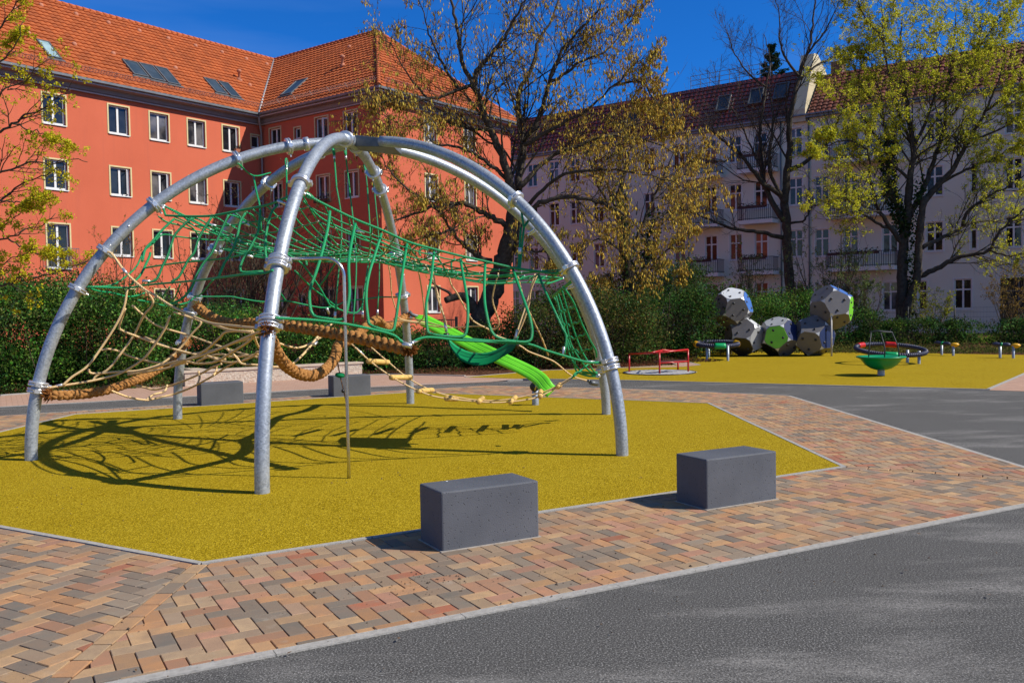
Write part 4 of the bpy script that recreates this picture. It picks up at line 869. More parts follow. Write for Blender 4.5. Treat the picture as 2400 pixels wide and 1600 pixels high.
hr = thing('red_house', 'red rendered L shaped apartment house with orange tiled roof and cream window surrounds', 'house')
hh = 1.32; LW = []
for ci, s_ in enumerate((-6.2, -3.03, 0.0, 2.1, 4.18, 6.24)):
    for ri, zt in enumerate((11.66, 8.78, 5.94, 3.05)):
        if ci == 1 and ri == 2: LW.append((s_, 3.95, 1.0, 1.98, ci, ri))
        else: LW.append((s_, zt - hh, 1.0, hh, ci, ri))
for ri, zt in enumerate((11.42, 8.6, 5.75)): LW.append((8.05, zt - .68, .55, .68, 9, ri))
facade('left_wall', hr, PL, U1, -22, S1, -.05, 12.0, [x[:4] for x in LW], RENDER, .20, W1)
for s_, z_, w_, h_, ci, ri in LW:
    gl = GLASS_C if (ci, ri) in ((4, 0), (3, 0), (3, 1), (4, 1), (2, 3)) else GLASS_D
    window(hr, PL, U1, W1, s_, z_, w_, h_, 'red', gl, CREAM, open_=(ci, ri) in ((5, 0), (2, 1), (3, 1)), depth=.17, bars='')
WW = [(.72, 10.42, .90, 1.3), (2.74, 10.92, .47, .58), (4.38, 10.42, .95, 1.36), (6.52, 10.42, .92, 1.36), (.72, 7.5, .9, 1.3), (2.74, 8.0, .47, .58), (4.41, 7.5, .92, 1.32), (6.52, 7.5, .92, 1.32), (.72, 4.6, .9, 1.3), (4.43, 4.62, .92, 1.32), (6.52, 4.62, .92, 1.32),
      (2.8, 2.17, .5, .59), (4.45, 1.72, 1.02, 1.3), (6.6, 1.72, .95, 1.3), (.8, 1.72, .9, 1.3)]
facade('shaded_wall', hr, IC, W1, 0, WL, -.05, 12.0, WW, RENDER, .20, -U1)
for i, x in enumerate(WW): window(hr, IC, W1, -U1, *x, 'red', GLASS_C if i in (2, 6, 12) else GLASS_D, CREAM, depth=.17, bars='', open_=i == 2)
GWN = [(s_, zt - 1.34, .92, 1.34) for s_ in (3.22, 6.42) for zt in (11.8, 8.82, 5.84, 3.04)]
facade('gable_wall', hr, C1, U1, 0, GW, -.05, 12.0, GWN, RENDER, .20, W1)
for x in GWN: window(hr, C1, U1, W1, *x, 'red', GLASS_C, CREAM, depth=.17, bars='')
m = MB()                                                  # hidden end and back walls close the volume
q = C1 + U1 * GW; m.add([q, q - W1 * (WL + GW), q - W1 * (WL + GW) + ZU * 12, q + ZU * 12], [(0, 1, 2, 3)])
q0 = PL - U1 * 22; m.add([q0, q0 - W1 * GW, q0 - W1 * GW + ZU * 12, q0 + ZU * 12], [(0, 1, 2, 3)]); q1 = q - W1 * (WL + GW); m.add([q1, q0 - W1 * GW, q0 - W1 * GW + ZU * 12, q1 + ZU * 12], [(0, 1, 2, 3)]); m.build('rear_wall', RENDER, hr)
# cornice along each eave (mitred lengths), gutter, snow guard
def cornice(a, b, nrm, ma, mb):
    e = (b - a); ln = np.linalg.norm(e); e /= ln
    def prism(name, prof, mat):
        m = MB(); V = []
        for s_, mm in ((0, ma), (ln, mb)):
            for d_, z_ in prof: V.append(a + e * (s_ + mm * d_) + nrm * d_ + ZU * z_)
        n_ = len(prof); m.add(V, [(i, (i + 1) % n_, n_ + (i + 1) % n_, n_ + i) for i in range(n_)] + [tuple(range(n_))[::-1], tuple(range(n_, 2 * n_))]); return m.build(name, mat, hr)
    prism('cornice', [(.002, 11.98), (.10, 11.98), (.10, 12.06), (.16, 12.10), (.20, 12.26), (.50, 12.30), (.50, 12.46), (.002, 12.46)], TRIM)
    prism('cornice_band', [(.102, 11.99), (.135, 11.99), (.135, 12.045), (.102, 12.045)], TRIM_L); prism('cornice_band', [(.502, 12.31), (.53, 12.31), (.53, 12.37), (.502, 12.37)], TRIM_L)
    prism('gutter', [(.51, 12.42), (.54, 12.39), (.60, 12.39), (.64, 12.42), (.65, 12.52), (.63, 12.52), (.60, 12.44), (.52, 12.45)], ZINC)
cornice(PL - U1 * 22, IC, W1, 0, -1); cornice(IC, C1, -U1, 1, 1); cornice(C1, C1 + U1 * GW, W1, -1, 1)
OV = .58; run = GW / 2 + OV; rise = RG - (EV - .02); SL = math.hypot(run, rise); sa_ = math.atan2(rise, run)
def upv(n_in): return n_in * math.cos(sa_) + ZU * math.sin(sa_)
OZ = EV - .03
O1 = PL + W1 * OV + ZU * OZ
h1 = lambda v: v * math.cos(sa_)
tile_roof('roof', hr, O1, U1, upv(-W1), SL, lambda v: (-22 - .4, S1 - OV + h1(v)), TILE_L)
O2 = IC - U1 * OV + ZU * OZ
tile_roof('roof', hr, O2, W1, upv(U1), SL, lambda v: (OV - h1(v) , WL + OV - h1(v)), TILE_L)
O3 = C1 + W1 * OV + ZU * OZ
tile_roof('roof', hr, O3, U1, upv(-W1), SL, lambda v: (-OV + h1(v), GW + OV - h1(v)), TILE_L)
m = MB()                                                  # rear slopes, plain
JR = IC + U1 * (GW / 2) - W1 * (GW / 2) + ZU * RG; AP = C1 + U1 * (GW / 2) - W1 * (GW / 2) + ZU * RG
RL = PL - U1 * 22 - W1 * (GW / 2) + ZU * RG; b0 = C1 + U1 * (GW + OV) + W1 * OV + ZU * OZ; b1 = C1 + U1 * (GW + OV) - W1 * (WL + GW + OV) + ZU * OZ; b2 = PL - U1 * 22 - W1 * (GW + OV) + ZU * OZ
m.add([AP, b0, b1, JR], [(0, 1, 2, 3)]); m.add([JR, b1, b2, RL], [(0, 1, 2, 3)])
g0 = PL - U1 * 22 + W1 * OV + ZU * OZ; m.add([g0, RL, b2], [(0, 1, 2)]); m.build('rear_roof', TILE_L, hr)
def ridge(a, b, r=.11, lift=.03, nm='ridge_tiles'):
    m = MB(); n_ = int(np.linalg.norm(b - a) / .36); e = (b - a) / n_
    for i in range(n_): m.tube([a + e * i + ZU * lift, a + e * (i + 1.06) + ZU * (lift - .012)], [r * 1.06, r * .9], 8, smooth=True)
    return m.build(nm, simple('ridge tile', (.52, .15, .055), (.40, .10, .035), 9, .8, 0, .2), hr)
ridge(RL, JR); ridge(JR, AP); ridge(C1 + W1 * OV - U1 * OV + ZU * (OZ + .05), AP); ridge(b0, AP)
m = MB(); a = IC + W1 * OV - U1 * OV + ZU * (OZ + .055); m.tube([a, JR + ZU * .04], .075, 6); m.build('valley_flashing', simple('lead', (.42, .42, .43), (.33, .33, .35), 6, .5, .3), hr)
# snow guards
def snow(a, b, upn, nrm_up):
    e = b - a; ln = np.linalg.norm(e); e /= ln; a = a + upn * .62; q = nrm_up; m = MB()
    for h_ in (.05, .14, .23): m.span(a + q * (.05 + h_), e * ln, q * .012, upn * .012)
    for i in range(int(ln / .13)): m.span(a + e * (i * .13) + q * .09, e * .018, q * .22, upn * .01)
    for i in range(int(ln / 1.3)): m.span(a + e * (i * 1.3 + .2), e * .025, q * .34, upn * .02)
    m.build('snow_guard', simple('snow guard', (.40, .28, .25), (.3, .2, .18), 5, .6), hr)
def nup(n_in): return np.cross(np.cross(n_in, ZU), upv(n_in)) * (1 if np.cross(np.cross(n_in, ZU), upv(n_in))[2] > 0 else -1)
snow(O1 - U1 * 22, O1 + U1 * (S1 - .2), upv(-W1), nup(-W1)); snow(O2 + W1 * .25, O2 + W1 * (WL + .1), upv(U1), nup(U1)); snow(O3 + U1 * .2, O3 + U1 * (GW - .2), upv(-W1), nup(-W1))
# skylights found on the roof planes
def skylight(n_in, O, quad, glass):
    nn = nup(n_in); P = [onplane(x, y, O + nn * .10, nn) for x, y in quad]; e = (P[1] - P[0]); u_ = upv(n_in); el = e / np.linalg.norm(e); el = U1 if abs(el @ U1) > .7 else W1
    el = el * (1 if (el @ e) > 0 else -1); w_ = max((p - P[0]) @ el for p in P[1:2]); a = P[0]; h_ = (P[0] - P[2]) @ u_; a = P[0] - u_ * h_; f = .07
    m = MB()
    for x0, y0, x1, y1 in ((0, 0, f, h_), (w_ - f, 0, w_, h_), (f, 0, w_ - f, f * 1.3), (f, h_ - f, w_ - f, h_)): m.span(a + el * x0 + u_ * y0 - nn * .05, el * (x1 - x0), u_ * (y1 - y0), nn * .09)
    m.span(a - el * .10 - u_ * .16 - nn * .03, el * (w_ + .2), u_ * .14, nn * .03)
    o = m.build('skylight', DKSTEEL, hr); m = MB(); m.span(a + el * f + u_ * f, el * (w_ - 2 * f), u_ * (h_ - 2 * f), nn * .02); m.build('pane', glass, o)
skylight(-W1, O1, [(84, 92), (114, 98), (142, 139)], SKYL2)
for q in ([(285, 139), (321, 147), (344, 181)], [(324, 147), (358, 155), (378, 190)], [(361, 155), (391, 162), (414, 199)], [(476, 182), (506, 190), (527, 221)], [(510, 190), (535, 196), (558, 229)]): skylight(-W1, O1, q, SKYL)
skylight(U1, O2, [(695, 190), (722, 183), (693, 216)], SKYL)
def vent(n_in, O, x, y, big=False):
    nn = nup(n_in); p = onplane(x, y, O + nn * .04, nn); u_ = upv(n_in); m = MB()
    if big: m.lathe(p, [(.07, 0), (.07, .42), (.13, .44), (.13, .54), (.05, .6), (0, .6)], 12, 0, ZU); m.lathe(p, [(.17, -.02), (.16, .06), (.075, .12)], 12, 0, nn)
    else: m.lathe(p - u_ * .05, [(.13, -.02), (.12, .05), (.07, .10), (0, .11)], 8, 0, nn * .8 - u_ * .3)
    m.build('roof_vent', simple('vent tile', (.50, .20, .12), (.42, .16, .09), 9, .8), hr)
for x, y in ((95, 12), (177, 33), (253, 53), (325, 72), (393, 90), (457, 107), (519, 122), (576, 138), (624, 150), (65, 77), (173, 103), (264, 125), (410, 159), (584, 199), (35, 20)): vent(-W1, O1, x, y)
vent(-W1, O1, 561, 188, True); vent(U1, O2, 803, 155, True); vent(U1, O2, 920 - 100, 110)
# downpipe in the inner corner, hopper; balcony rail of the french window; flower box; service box
m = MB(); p = IC - U1 * .12 + W1 * .16; m.tube([p + ZU * z for z in (0.2, 6, 11.6)] + [p - U1 * .3 + W1 * .25 + ZU * 12.1, p - U1 * .42 + W1 * .38 + ZU * 12.38], .055, 10); m.build('downpipe', PIPEW, hr)
m = MB(); z_ = 3.98
for h_ in (.02, .86): m.span(PL + U1 * -3.3 + W1 * .16 + ZU * (z_ + h_), U1 * 1.6, W1 * .025, ZU * .03)
for i in range(15): m.span(PL + U1 * (-3.3 + i * .113) + W1 * .165 + ZU * z_, U1 * .014, W1 * .014, ZU * .88)
for i in (-3.3, -1.72): m.span(PL + U1 * i + ZU * (z_ + .4), U1 * .02, W1 * .17, ZU * .02)
m.build('window_railing', DKSTEEL, hr)
def flowerbox(par, a, e, nrm, w_, c):
    m = MB(); m.span(a, e * w_, nrm * .2, ZU * .17); o = m.build('flower_box', c, par); n_ = 90; P = a + np.outer(rng.uniform(0, w_, n_), e) + np.outer(rng.uniform(0, .22, n_), nrm) + np.outer(rng.uniform(.15, .33, n_), ZU)
    leafs(P, .06, A3([(.03, .06, .02), (.10, .03, .03)]), 'plants', o)
def leafs(P, size, pal, name, parent, mat=None, asp=1., droop=None, vary=.3, wts=None, up=0., tint=None):
    n_ = len(P); a = rng.normal(0, 1, (n_, 3)); a[:, 2] += up; a /= np.linalg.norm(a, axis=1)[:, None]; b = rng.normal(0, 1, (n_, 3))
    if droop is not None: a = A3(droop) + rng.normal(0, .22, (n_, 3)); a /= np.linalg.norm(a, axis=1)[:, None]
    b -= a * (a * b).sum(1)[:, None]; b /= np.linalg.norm(b, axis=1)[:, None]; s_ = size * rng.uniform(.6, 1.3, n_)
    A_ = a * s_[:, None] * .5; B_ = b * s_[:, None] * .5 * asp
    V = np.stack([P - A_, P + B_ * .9, P + A_, P - B_ * .9], 1)
    C = pal[rng.choice(len(pal), n_, p=wts)] * rng.uniform(1 - vary, 1 + vary, (n_, 1)) * rng.uniform(.92, 1.08, (n_, 3))
    if tint is not None: C = C * tint
    m = MB(); m.add(V.reshape(-1, 3), np.arange(n_ * 4).reshape(-1, 4), 0, False, C); return m.build(name, mat or LEAF, parent)
flowerbox(hr, IC + W1 * 4.36 - U1 * .04 + ZU * 7.42, W1, -U1, 1.0, simple('dark box', (.03, .02, .02)))
flowerbox(hr, PL + U1 * 6.9 + W1 * .02 + ZU * 10.34, U1, W1, .35, simple('terracotta', (.35, .12, .06)))
m = MB(); m.span(IC + W1 * 1.9 - U1 * .14 + ZU * 2.55, W1 * .34, U1 * -.12, ZU * .42); m.build('service_box', simple('service box', (.42, .28, .25)), hr)

# grey house
AG = rad(143.3); G1 = -A3([math.cos(AG), math.sin(AG), 0]); NG = A3([G1[1], -G1[0], 0])
if NG[1] > 0: NG = -NG
GO = EYE + ray(1710, 550) * 60; GO[2] = 0
gh = thing('grey_house', 'long grey rendered apartment house in shade with balconies and dark red roof', 'house')
GW_ = []
for s_ in (-20.4, -18.4, -16.5, -14.5, -12.6, -10.6, -8.6, -6.4, -4.08, -1.76, 0.0, 1.75, 4.05):
    for zt in (3.27, 6.55, 9.85, 13.0): GW_.append((s_, zt - 1.75, .87, 1.75, zt))
for s_ in (5.69, 7.45, 9.75):
    for zt in (3.05, 6.5, 9.8, 12.8): GW_.append((s_, zt - 1.75, .88, 1.75, zt))
for s_, ww in ((12.2, .92), (14.55, .34), (16.3, .85), (19.2, .9)):
    for zt in (6.48, 9.7, 12.8): GW_.append((s_, zt - 1.75, ww, 1.75, zt))
GW_ += [(11.75, 1.3, .5, 1.75, 0), (13.7, 1.33, .92, 1.75, 0), (16.05, .1, 2.2, 2.95, 0)]
facade('front_wall', gh, GO, G1, -22, 26, -.05, 13.6, [x[:4] for x in GW_], GRAYR, .16, NG)
for i, x in enumerate(GW_):
    s_, z_, w_, h_, zt = x
    if w_ > 2: 
        m = MB(); m.poly([GO + G1 * (s_ + a_) + ZU * (z_ + b_) - NG * .9 for a_, b_ in ((-.5, -.1), (w_ + .5, -.1), (w_ + .5, h_ + .2), (-.5, h_ + .2))]); m.build('gateway', simple('dark gateway', (.02, .018, .018)), gh)
        m = MB(); m.span(GO + G1 * s_ + ZU * 2.3 - NG * .1, G1 * w_, ZU * .06, NG * .05); m.span(GO + G1 * (s_ + .9) + ZU * .1 - NG * .1, G1 * .06, ZU * 2.9, NG * .05); m.build('gateway_frame', DKSTEEL, gh); continue
    fr_ = (abs(s_ - 1.75) < .1 and abs(z_ - 4.8) < .2)
    window(gh, GO, G1, NG, s_, z_, w_, h_, 'grey', GLASS_R if fr_ else (GLASS_G if i % 3 else GLASS_C), FRAMEG, FRAMEG, .12, 'X', False, True)
m = MB(); q = [GO - G1 * 22, GO + G1 * 26, GO + G1 * 26 - NG * 11, GO - G1 * 22 - NG * 11]
for i in (1, 2, 3): a, b = q[i], q[(i + 1) % 4]; m.add([a, b, b + ZU * 13.6, a + ZU * 13.6], [(0, 1, 2, 3)])
m.build('rear_wall', GRAYR, gh)
m = MB(); m.span(GO - G1 * 22.1 - NG * .05 + ZU * 13.5, G1 * 48.1, NG * .35, ZU * .16); m.span(GO - G1 * 22.1 + NG * .12 + ZU * 13.64, G1 * 48.1, NG * .34, ZU * .09); m.build('cornice', ZINC, gh)
def groof(s0, s1, mat, ztop, back, nm='roof', amp=.05, tw=.34):
    O_ = GO + ZU * 13.68 + NG * .30; rs = ztop - 13.68; sl_ = math.hypot(back + .3, rs); u_ = (-NG * (back + .3) + ZU * rs) / sl_
    o = tile_roof(nm, gh, O_, G1, u_, sl_, lambda v: (s0, s1), mat, tw, .34, 6, amp); return O_, u_, sl_
RO, RU, RS = groof(-22, 4.35, TILE_G, 16.95, 1.55); groof(5.35, 26, TILE_B, 16.6, 2.4)
m = MB(); top = 16.95
for s0, s1, zt, bk in ((-22, 4.4, 16.97, 1.5), (5.3, 26, 16.62, 2.35)):
    m.add([GO + G1 * s0 - NG * bk + ZU * zt, GO + G1 * s1 - NG * bk + ZU * zt, GO + G1 * s1 - NG * 9 + ZU * (zt + .5), GO + G1 * s0 - NG * 9 + ZU * (zt + .5)], [(0, 1, 2, 3)])
    m.add([GO + G1 * s0 - NG * 9 + ZU * (zt + .5), GO + G1 * s1 - NG * 9 + ZU * (zt + .5), GO + G1 * s1 - NG * 11 + ZU * 13.6, GO + G1 * s0 - NG * 11 + ZU * 13.6], [(0, 1, 2, 3)])
m.build('rear_roof', ZINC, gh)
m = MB(); pf_ = [(-.32, 13.3), (-.32, 14.1), (1.5, 17.9), (2.2, 18.0), (4.4, 16.9), (10, 16.9), (10, 13.3)]
V = [GO + G1 * s_ - NG * d_ + ZU * z_ for s_ in (4.38, 5.22) for d_, z_ in pf_]; n_ = len(pf_)
m.add(V, [(i, (i + 1) % n_, n_ + (i + 1) % n_, n_ + i) for i in range(n_)] + [tuple(range(n_))[::-1], tuple(range(n_, 2 * n_))])
m.build('fire_wall', simple('pale firewall', (.62, .54, .36), (.5, .42, .28), 1.2, .9), gh)
m = MB(); m.span(GO + G1 * 6.0 - NG * 3.2 + ZU * 16.5, G1 * .7, NG * .8, ZU * .9); m.build('chimney', simple('chimney brick', (.22, .10, .07), (.12, .07, .05), 20, .9), gh)
m = MB(); a = GO - NG * 1.9 + ZU * 16.95
for h_ in (.35, .68, 1.0): m.span(a + G1 * -3.6 + ZU * h_, G1 * 5.8, NG * .03, ZU * .03)
for i in range(9): m.span(a + G1 * (-3.6 + i * .72), G1 * .035, NG * .035, ZU * 1.02)
m.build('roof_railing', ZINC, gh)
nnr = np.cross(G1, RU); nnr *= 1 if nnr[2] > 0 else -1
for s_, v_ in ((-4.6, 1.2), (-1.05, 1.3), (1.2, 1.45), (2.9, 1.55), (-8.0, 1.2)):
    a = RO + G1 * s_ + RU * v_ + nnr * .09; m = MB(); 
    for x0, y0, x1, y1 in ((0, 0, .07, 1.3), (.85, 0, .92, 1.3), (.07, 0, .85, .1), (.07, 1.22, .85, 1.3)): m.span(a + G1 * x0 + RU * y0, G1 * (x1 - x0), RU * (y1 - y0), nnr * .1)
    o = m.build('skylight', DKSTEEL, gh); m = MB(); m.span(a + G1 * .07 + RU * .1 + nnr * .02, G1 * .78, RU * 1.1, nnr * .02); m.build('pane', SKYL, o)
def balcony(s0, s1, z, flowers=None):
    o_ = GO + G1 * s0 + ZU * z; w_ = s1 - s0; m = MB(); m.span(o_ - NG * .02 + ZU * 0, G1 * w_, NG * 1.15, ZU * .24); b = m.build('balcony', FRAMEG, gh); m = MB()
    for h_ in (.30, 1.12): m.span(o_ + NG * 1.09 + ZU * h_, G1 * w_, NG * .03, ZU * .035); m.span(o_ + ZU * h_, G1 * .03, NG * 1.09, ZU * .035); m.span(o_ + G1 * (w_ - .03) + ZU * h_, G1 * .03, NG * 1.09, ZU * .035)
    for i in range(int(w_ / .13) + 1): m.span(o_ + G1 * min(i * .13, w_ - .02) + NG * 1.095 + ZU * .24, G1 * .03, NG * .02, ZU * .9)
    for i in range(1, 9):
        for x_ in (0, w_ - .018): m.span(o_ + G1 * x_ + NG * i * .13 + ZU * .24, G1 * .018, NG * .018, ZU * .9)
    m.build('railing', simple('dark railing', (.03, .03, .035), (.02, .02, .024)), b)
    if flowers is not None:
        m = MB(); m.span(o_ + G1 * .15 + NG * 1.13 + ZU * .98, G1 * (w_ * .75), NG * .18, ZU * .16); m.build('flower_box', simple('box brown', (.06, .025, .02)), b)
        n_ = 160; P = o_ + np.outer(rng.uniform(.1, w_ * .8, n_), G1) + np.outer(rng.uniform(1.1, 1.35, n_), NG) + np.outer(rng.uniform(1.08, 1.34, n_), ZU); leafs(P, .09, flowers, 'plants', b)
fl1 = A3([(.12, .03, .03), (.03, .05, .02)]); fl2 = A3([(.02, .04, .02), (.04, .06, .02)])
for z_, f in ((3.75, fl2), (7.05, fl2), (10.35, None)): balcony(-2.75, -.38, z_, f)
for z_, f in ((3.75, fl2), (7.05, fl1), (10.35, fl1)): balcony(1.02, 3.35, z_, f)
for z_, f in ((3.75, fl2), (6.98, fl2), (10.3, None)): balcony(6.7, 10.7, z_, f)
m = MB()
for s_ in (-2.95, 3.55, 5.35): m.tube([GO + G1 * s_ + NG * .09 + ZU * z_ for z_ in (.1, 13.5)], .05, 8)
m.build('downpipe', ZINC, gh)
# green wedge: low orange roofed house far behind between the two
bh = thing('distant_house', 'sliver of another orange roofed house seen behind the red gable', 'house')
o_ = C1 + U1 * 26 + W1 * 6; m = MB(); m.span(o_, U1 * 12, -W1 * 10, ZU * 11.5); m.build('walls', RENDER, bh)
m = MB(); V = [o_ + U1 * a_ - W1 * b_ + ZU * z_ for a_, b_, z_ in ((-.5, -.5, 11.5), (12.5, -.5, 11.5), (12.5, 10.5, 11.5), (-.5, 10.5, 11.5), (5, 5, 15.0), (7, 5, 15.0))]; m.add(V, [(0, 1, 5, 4), (1, 2, 5), (2, 3, 4, 5), (3, 0, 4)]); m.build('roof', TILE_L, bh)

# ================================================================== spinning toys on the far surface
def tube_obj(par, name, P, r, mat, k=10, closed=False):
    m = MB(); m.tube(P, r, k, closed=closed); return m.build(name, mat, par)
# red carousel
car = thing('carousel', 'red tubular merry go round with bench seats on a flush striped steel disc', 'roundabout'); cc = A3([3.86, 23.55, 0.]); R0 = .92
m = MB(); m.lathe(cc, [(0, .02), (R0, .02), (R0, .0)], 40); m.build('platform', simple('dark chequer steel', (.06, .06, .065), (.04, .04, .045), 10, .6), car)
m = MB(); sa = rad(-62)
for i in range(-6, 7):
    y_ = i * .145; hw = math.sqrt(max(R0 ** 2 - y_ ** 2, 0)) * .97; e = A3([math.cos(sa), math.sin(sa), 0]); f = A3([-e[1], e[0], 0])
    if hw > .1: m.span(cc + f * y_ - e * hw + A3([0, 0, .018]), e * hw * 2, f * .085, A3([0, 0, .007]))
m.build('tread_strips', WHITE, car)
m = MB(); th = np.linspace(0, 6.283, 41)[:-1]; m.tube([cc + R0 * 1.02 * A3([math.cos(a_), math.sin(a_), 0]) + A3([0, 0, .015]) for a_ in th], .02, 6, closed=True); m.build('rim', BLACK, car)
pa, pb, pc, pd = gnd(1475, 873), gnd(1546, 877), gnd(1613, 872), gnd(1589, 868)
for p, h_ in ((pa, .50), (pb, .56), (pc, .60), (pd, .30)): tube_obj(car, 'post', [p, p + ZU * h_], .024, RED)
mid = pb + (pd - pb) * .8
tube_obj(car, 'handrail', [pa + ZU * .50, pa * .35 + pb * .65 + ZU * .54, pb + ZU * .56, pb + (pc - pb) * .5 + ZU * .58, pc + ZU * .60], .024, RED)
back = at(1553, 820, dpt(cc) + .45); tube_obj(car, 'handrail', [pb + ZU * .56, back * .6 + (pb + ZU * .56) * .4, back, at(1612, 823, dpt(pc) + .25), pc + ZU * .60], .022, RED)
tube_obj(car, 'handrail', [pa + ZU * .50, at(1520, 828, 23.9), back], .02, RED)
for q0, q1 in ((pb, pc),):
    m = MB(); e = q1 - q0; f = A3([-e[1], e[0], 0]); f /= np.linalg.norm(f); m.span(q0 + e * .04 + ZU * .30, e * .92, f * .26, ZU * .03); m.build('seat', simple('red brown seat', (.10, .02, .02), (.07, .02, .02), 5, .5), car)
    tube_obj(car, 'seat_rail', [q0 + ZU * .29, q1 + ZU * .29], .016, RED)
# rope rings on posts
def spin_ring(name, label, c, R, z, tilt, az, posts, caps, group=None, rr=.055, cc_=NAVY):
    t = thing(name, label, 'spinning ring', group); ax = A3([math.sin(tilt) * math.cos(az), math.sin(tilt) * math.sin(az), math.cos(tilt)]); e = np.cross(ax, [0, 1, 0.]); e /= np.linalg.norm(e); f = np.cross(ax, e); c = A3([c[0], c[1], z])
    th = np.linspace(0, 2 * math.pi, 61)[:-1]; P = [c + R * (math.cos(a_) * e + math.sin(a_) * f) for a_ in th]; m = MB(); m.tube(P, rr * .8, 10, closed=True)
    n_ = int(2 * math.pi * R / .06)
    for q in range(n_):
        a_ = q * 2 * math.pi / n_; p = c + R * (math.cos(a_) * e + math.sin(a_) * f); tg = -math.sin(a_) * e + math.cos(a_) * f; m.lathe(p - tg * .022, [(rr * .7, 0), (rr, .010), (rr, .034), (rr * .7, .044)], 10, 0, tg)
    m.build('ring_tube', cc_, t)
    for a_, mat in caps:
        i = np.arange(-3, 4) * .045 / max(R, .3) * 1.2; m = MB(); m.tube([c + R * (math.cos(a_ + q) * e + math.sin(a_ + q) * f) for q in i], rr * 1.22, 12); m.build('grip_sleeve', mat, t)
    for p in posts: 
        d = A3([p[0], p[1], 0]); v = d - c; top = z - .03; m = MB(); m.lathe(d, [(.042, 0), (.042, top), (0, top)], 12); m.build('post', GALV, t)
    return t
spin_ring('spinning_ring', 'navy rope ring with yellow ends on steel posts before the climbing polyhedra', A3([6.6, 28.9]), .66, .52, .07, -1.57, [gnd(1657, 846), gnd(1706, 846), gnd(1661, 838)], [(0, YEL), (math.pi, YEL), (1.5, RUBBER_LT)], rr=.078)
spin_ring('spinning_ring', 'wide tilted navy and red rope ring behind the green bowl', A3([10.85, 25.7]), .93, .40, .13, -1.45, [gnd(2127, 850), gnd(2154, 853)], [(4.3, RED), (1.2, RUBBER_LT), (5.4, RED)], rr=.068)
# green bowl
bw = thing('spinning_bowl', 'green plastic spinning bowl with a dark three legged handle on a short post', 'spinner'); c = gnd(2065, 880)
m = MB(); m.lathe(c, [(.085, 0), (.08, .16), (.07, .17)], 18); m.build('post', simple('pale post', (.5, .48, .45), (.4, .38, .36), 5, .5), bw)
m = MB(); m.lathe(c, [(.02, .135), (.12, .14), (.24, .18), (.36, .26), (.43, .35), (.47, .40), (.555, .435), (.565, .455), (.54, .468), (.46, .455), (.41, .42), (.33, .31), (.2, .23), (0, .20)], 44); m.build('bowl', simple('green bowl plastic', (.0, .30, .12), (.0, .25, .1), 4, .35), bw)
zt_ = 1.04; 
for p0_, p1_ in (((-.34, -.10), (-.24, -.02)), ((-.04, -.30), (-.04, -.08)), ((.40, -.08), (.25, -.02))):
    tube_obj(bw, 'handle_leg', [c + A3([p0_[0], p0_[1], .40]), c + A3([p0_[0] * .93, p0_[1], .7]), c + A3([p1_[0], p1_[1], zt_])], .014, simple('dark handle', (.03, .035, .04)))
tube_obj(bw, 'handle_bar', catmull([c + A3([-.27, .0, zt_]), c + A3([-.12, -.06, zt_ + .03]), c + A3([0, -.09, zt_ + .01]), c + A3([.12, -.06, zt_]), c + A3([.27, .0, zt_ - .01]), c + A3([.1, .14, zt_ + .02]), c + A3([-.1, .14, zt_ + .02])], 4), .016, simple('dark handle', (.03, .035, .04)), closed=True)
for i, (pxs, lab) in enumerate(((((2207, 832), (2234, 834), (2190, 803), (2238, 807)), 'navy balance bar with a yellow pod, the farther and left one of two'), (((2344, 839), (2375, 840), (2325, 806), (2381, 809)), 'navy balance bar with a yellow pod, at the right edge of the picture'))):
    t = thing('balance_bar', lab, 'spinner', 'balance bars with yellow pods'); g0, g1 = gnd(*pxs[0]), gnd(*pxs[1]); a, b = at(*pxs[2], dpt(g0)), at(*pxs[3], dpt(g1)); 
    for g_ in (g0, g1): m = MB(); m.lathe(g_, [(.04, 0), (.04, a[2] - .03), (0, a[2] - .03)], 12); m.build('post', GALV, t)
    m = MB(); d = b - a; P = [a + d * q for q in np.linspace(0, .78, 9)]; m.tube(P, [.03, .06, .07, .055, .05, .055, .07, .065, .04], 12); m.build('bar', NAVY, t); tube_obj(t, 'band', [a + d * .36, a + d * .44], .064, RUBBER_LT)
    m = MB(); m.lathe(b - A3([0, 0, .0]), [(0, -.085), (.06, -.075), (.11, -.04), (.13, 0), (.11, .035), (.05, .055), (0, .06)], 18); m.build('pod', YEL, t)

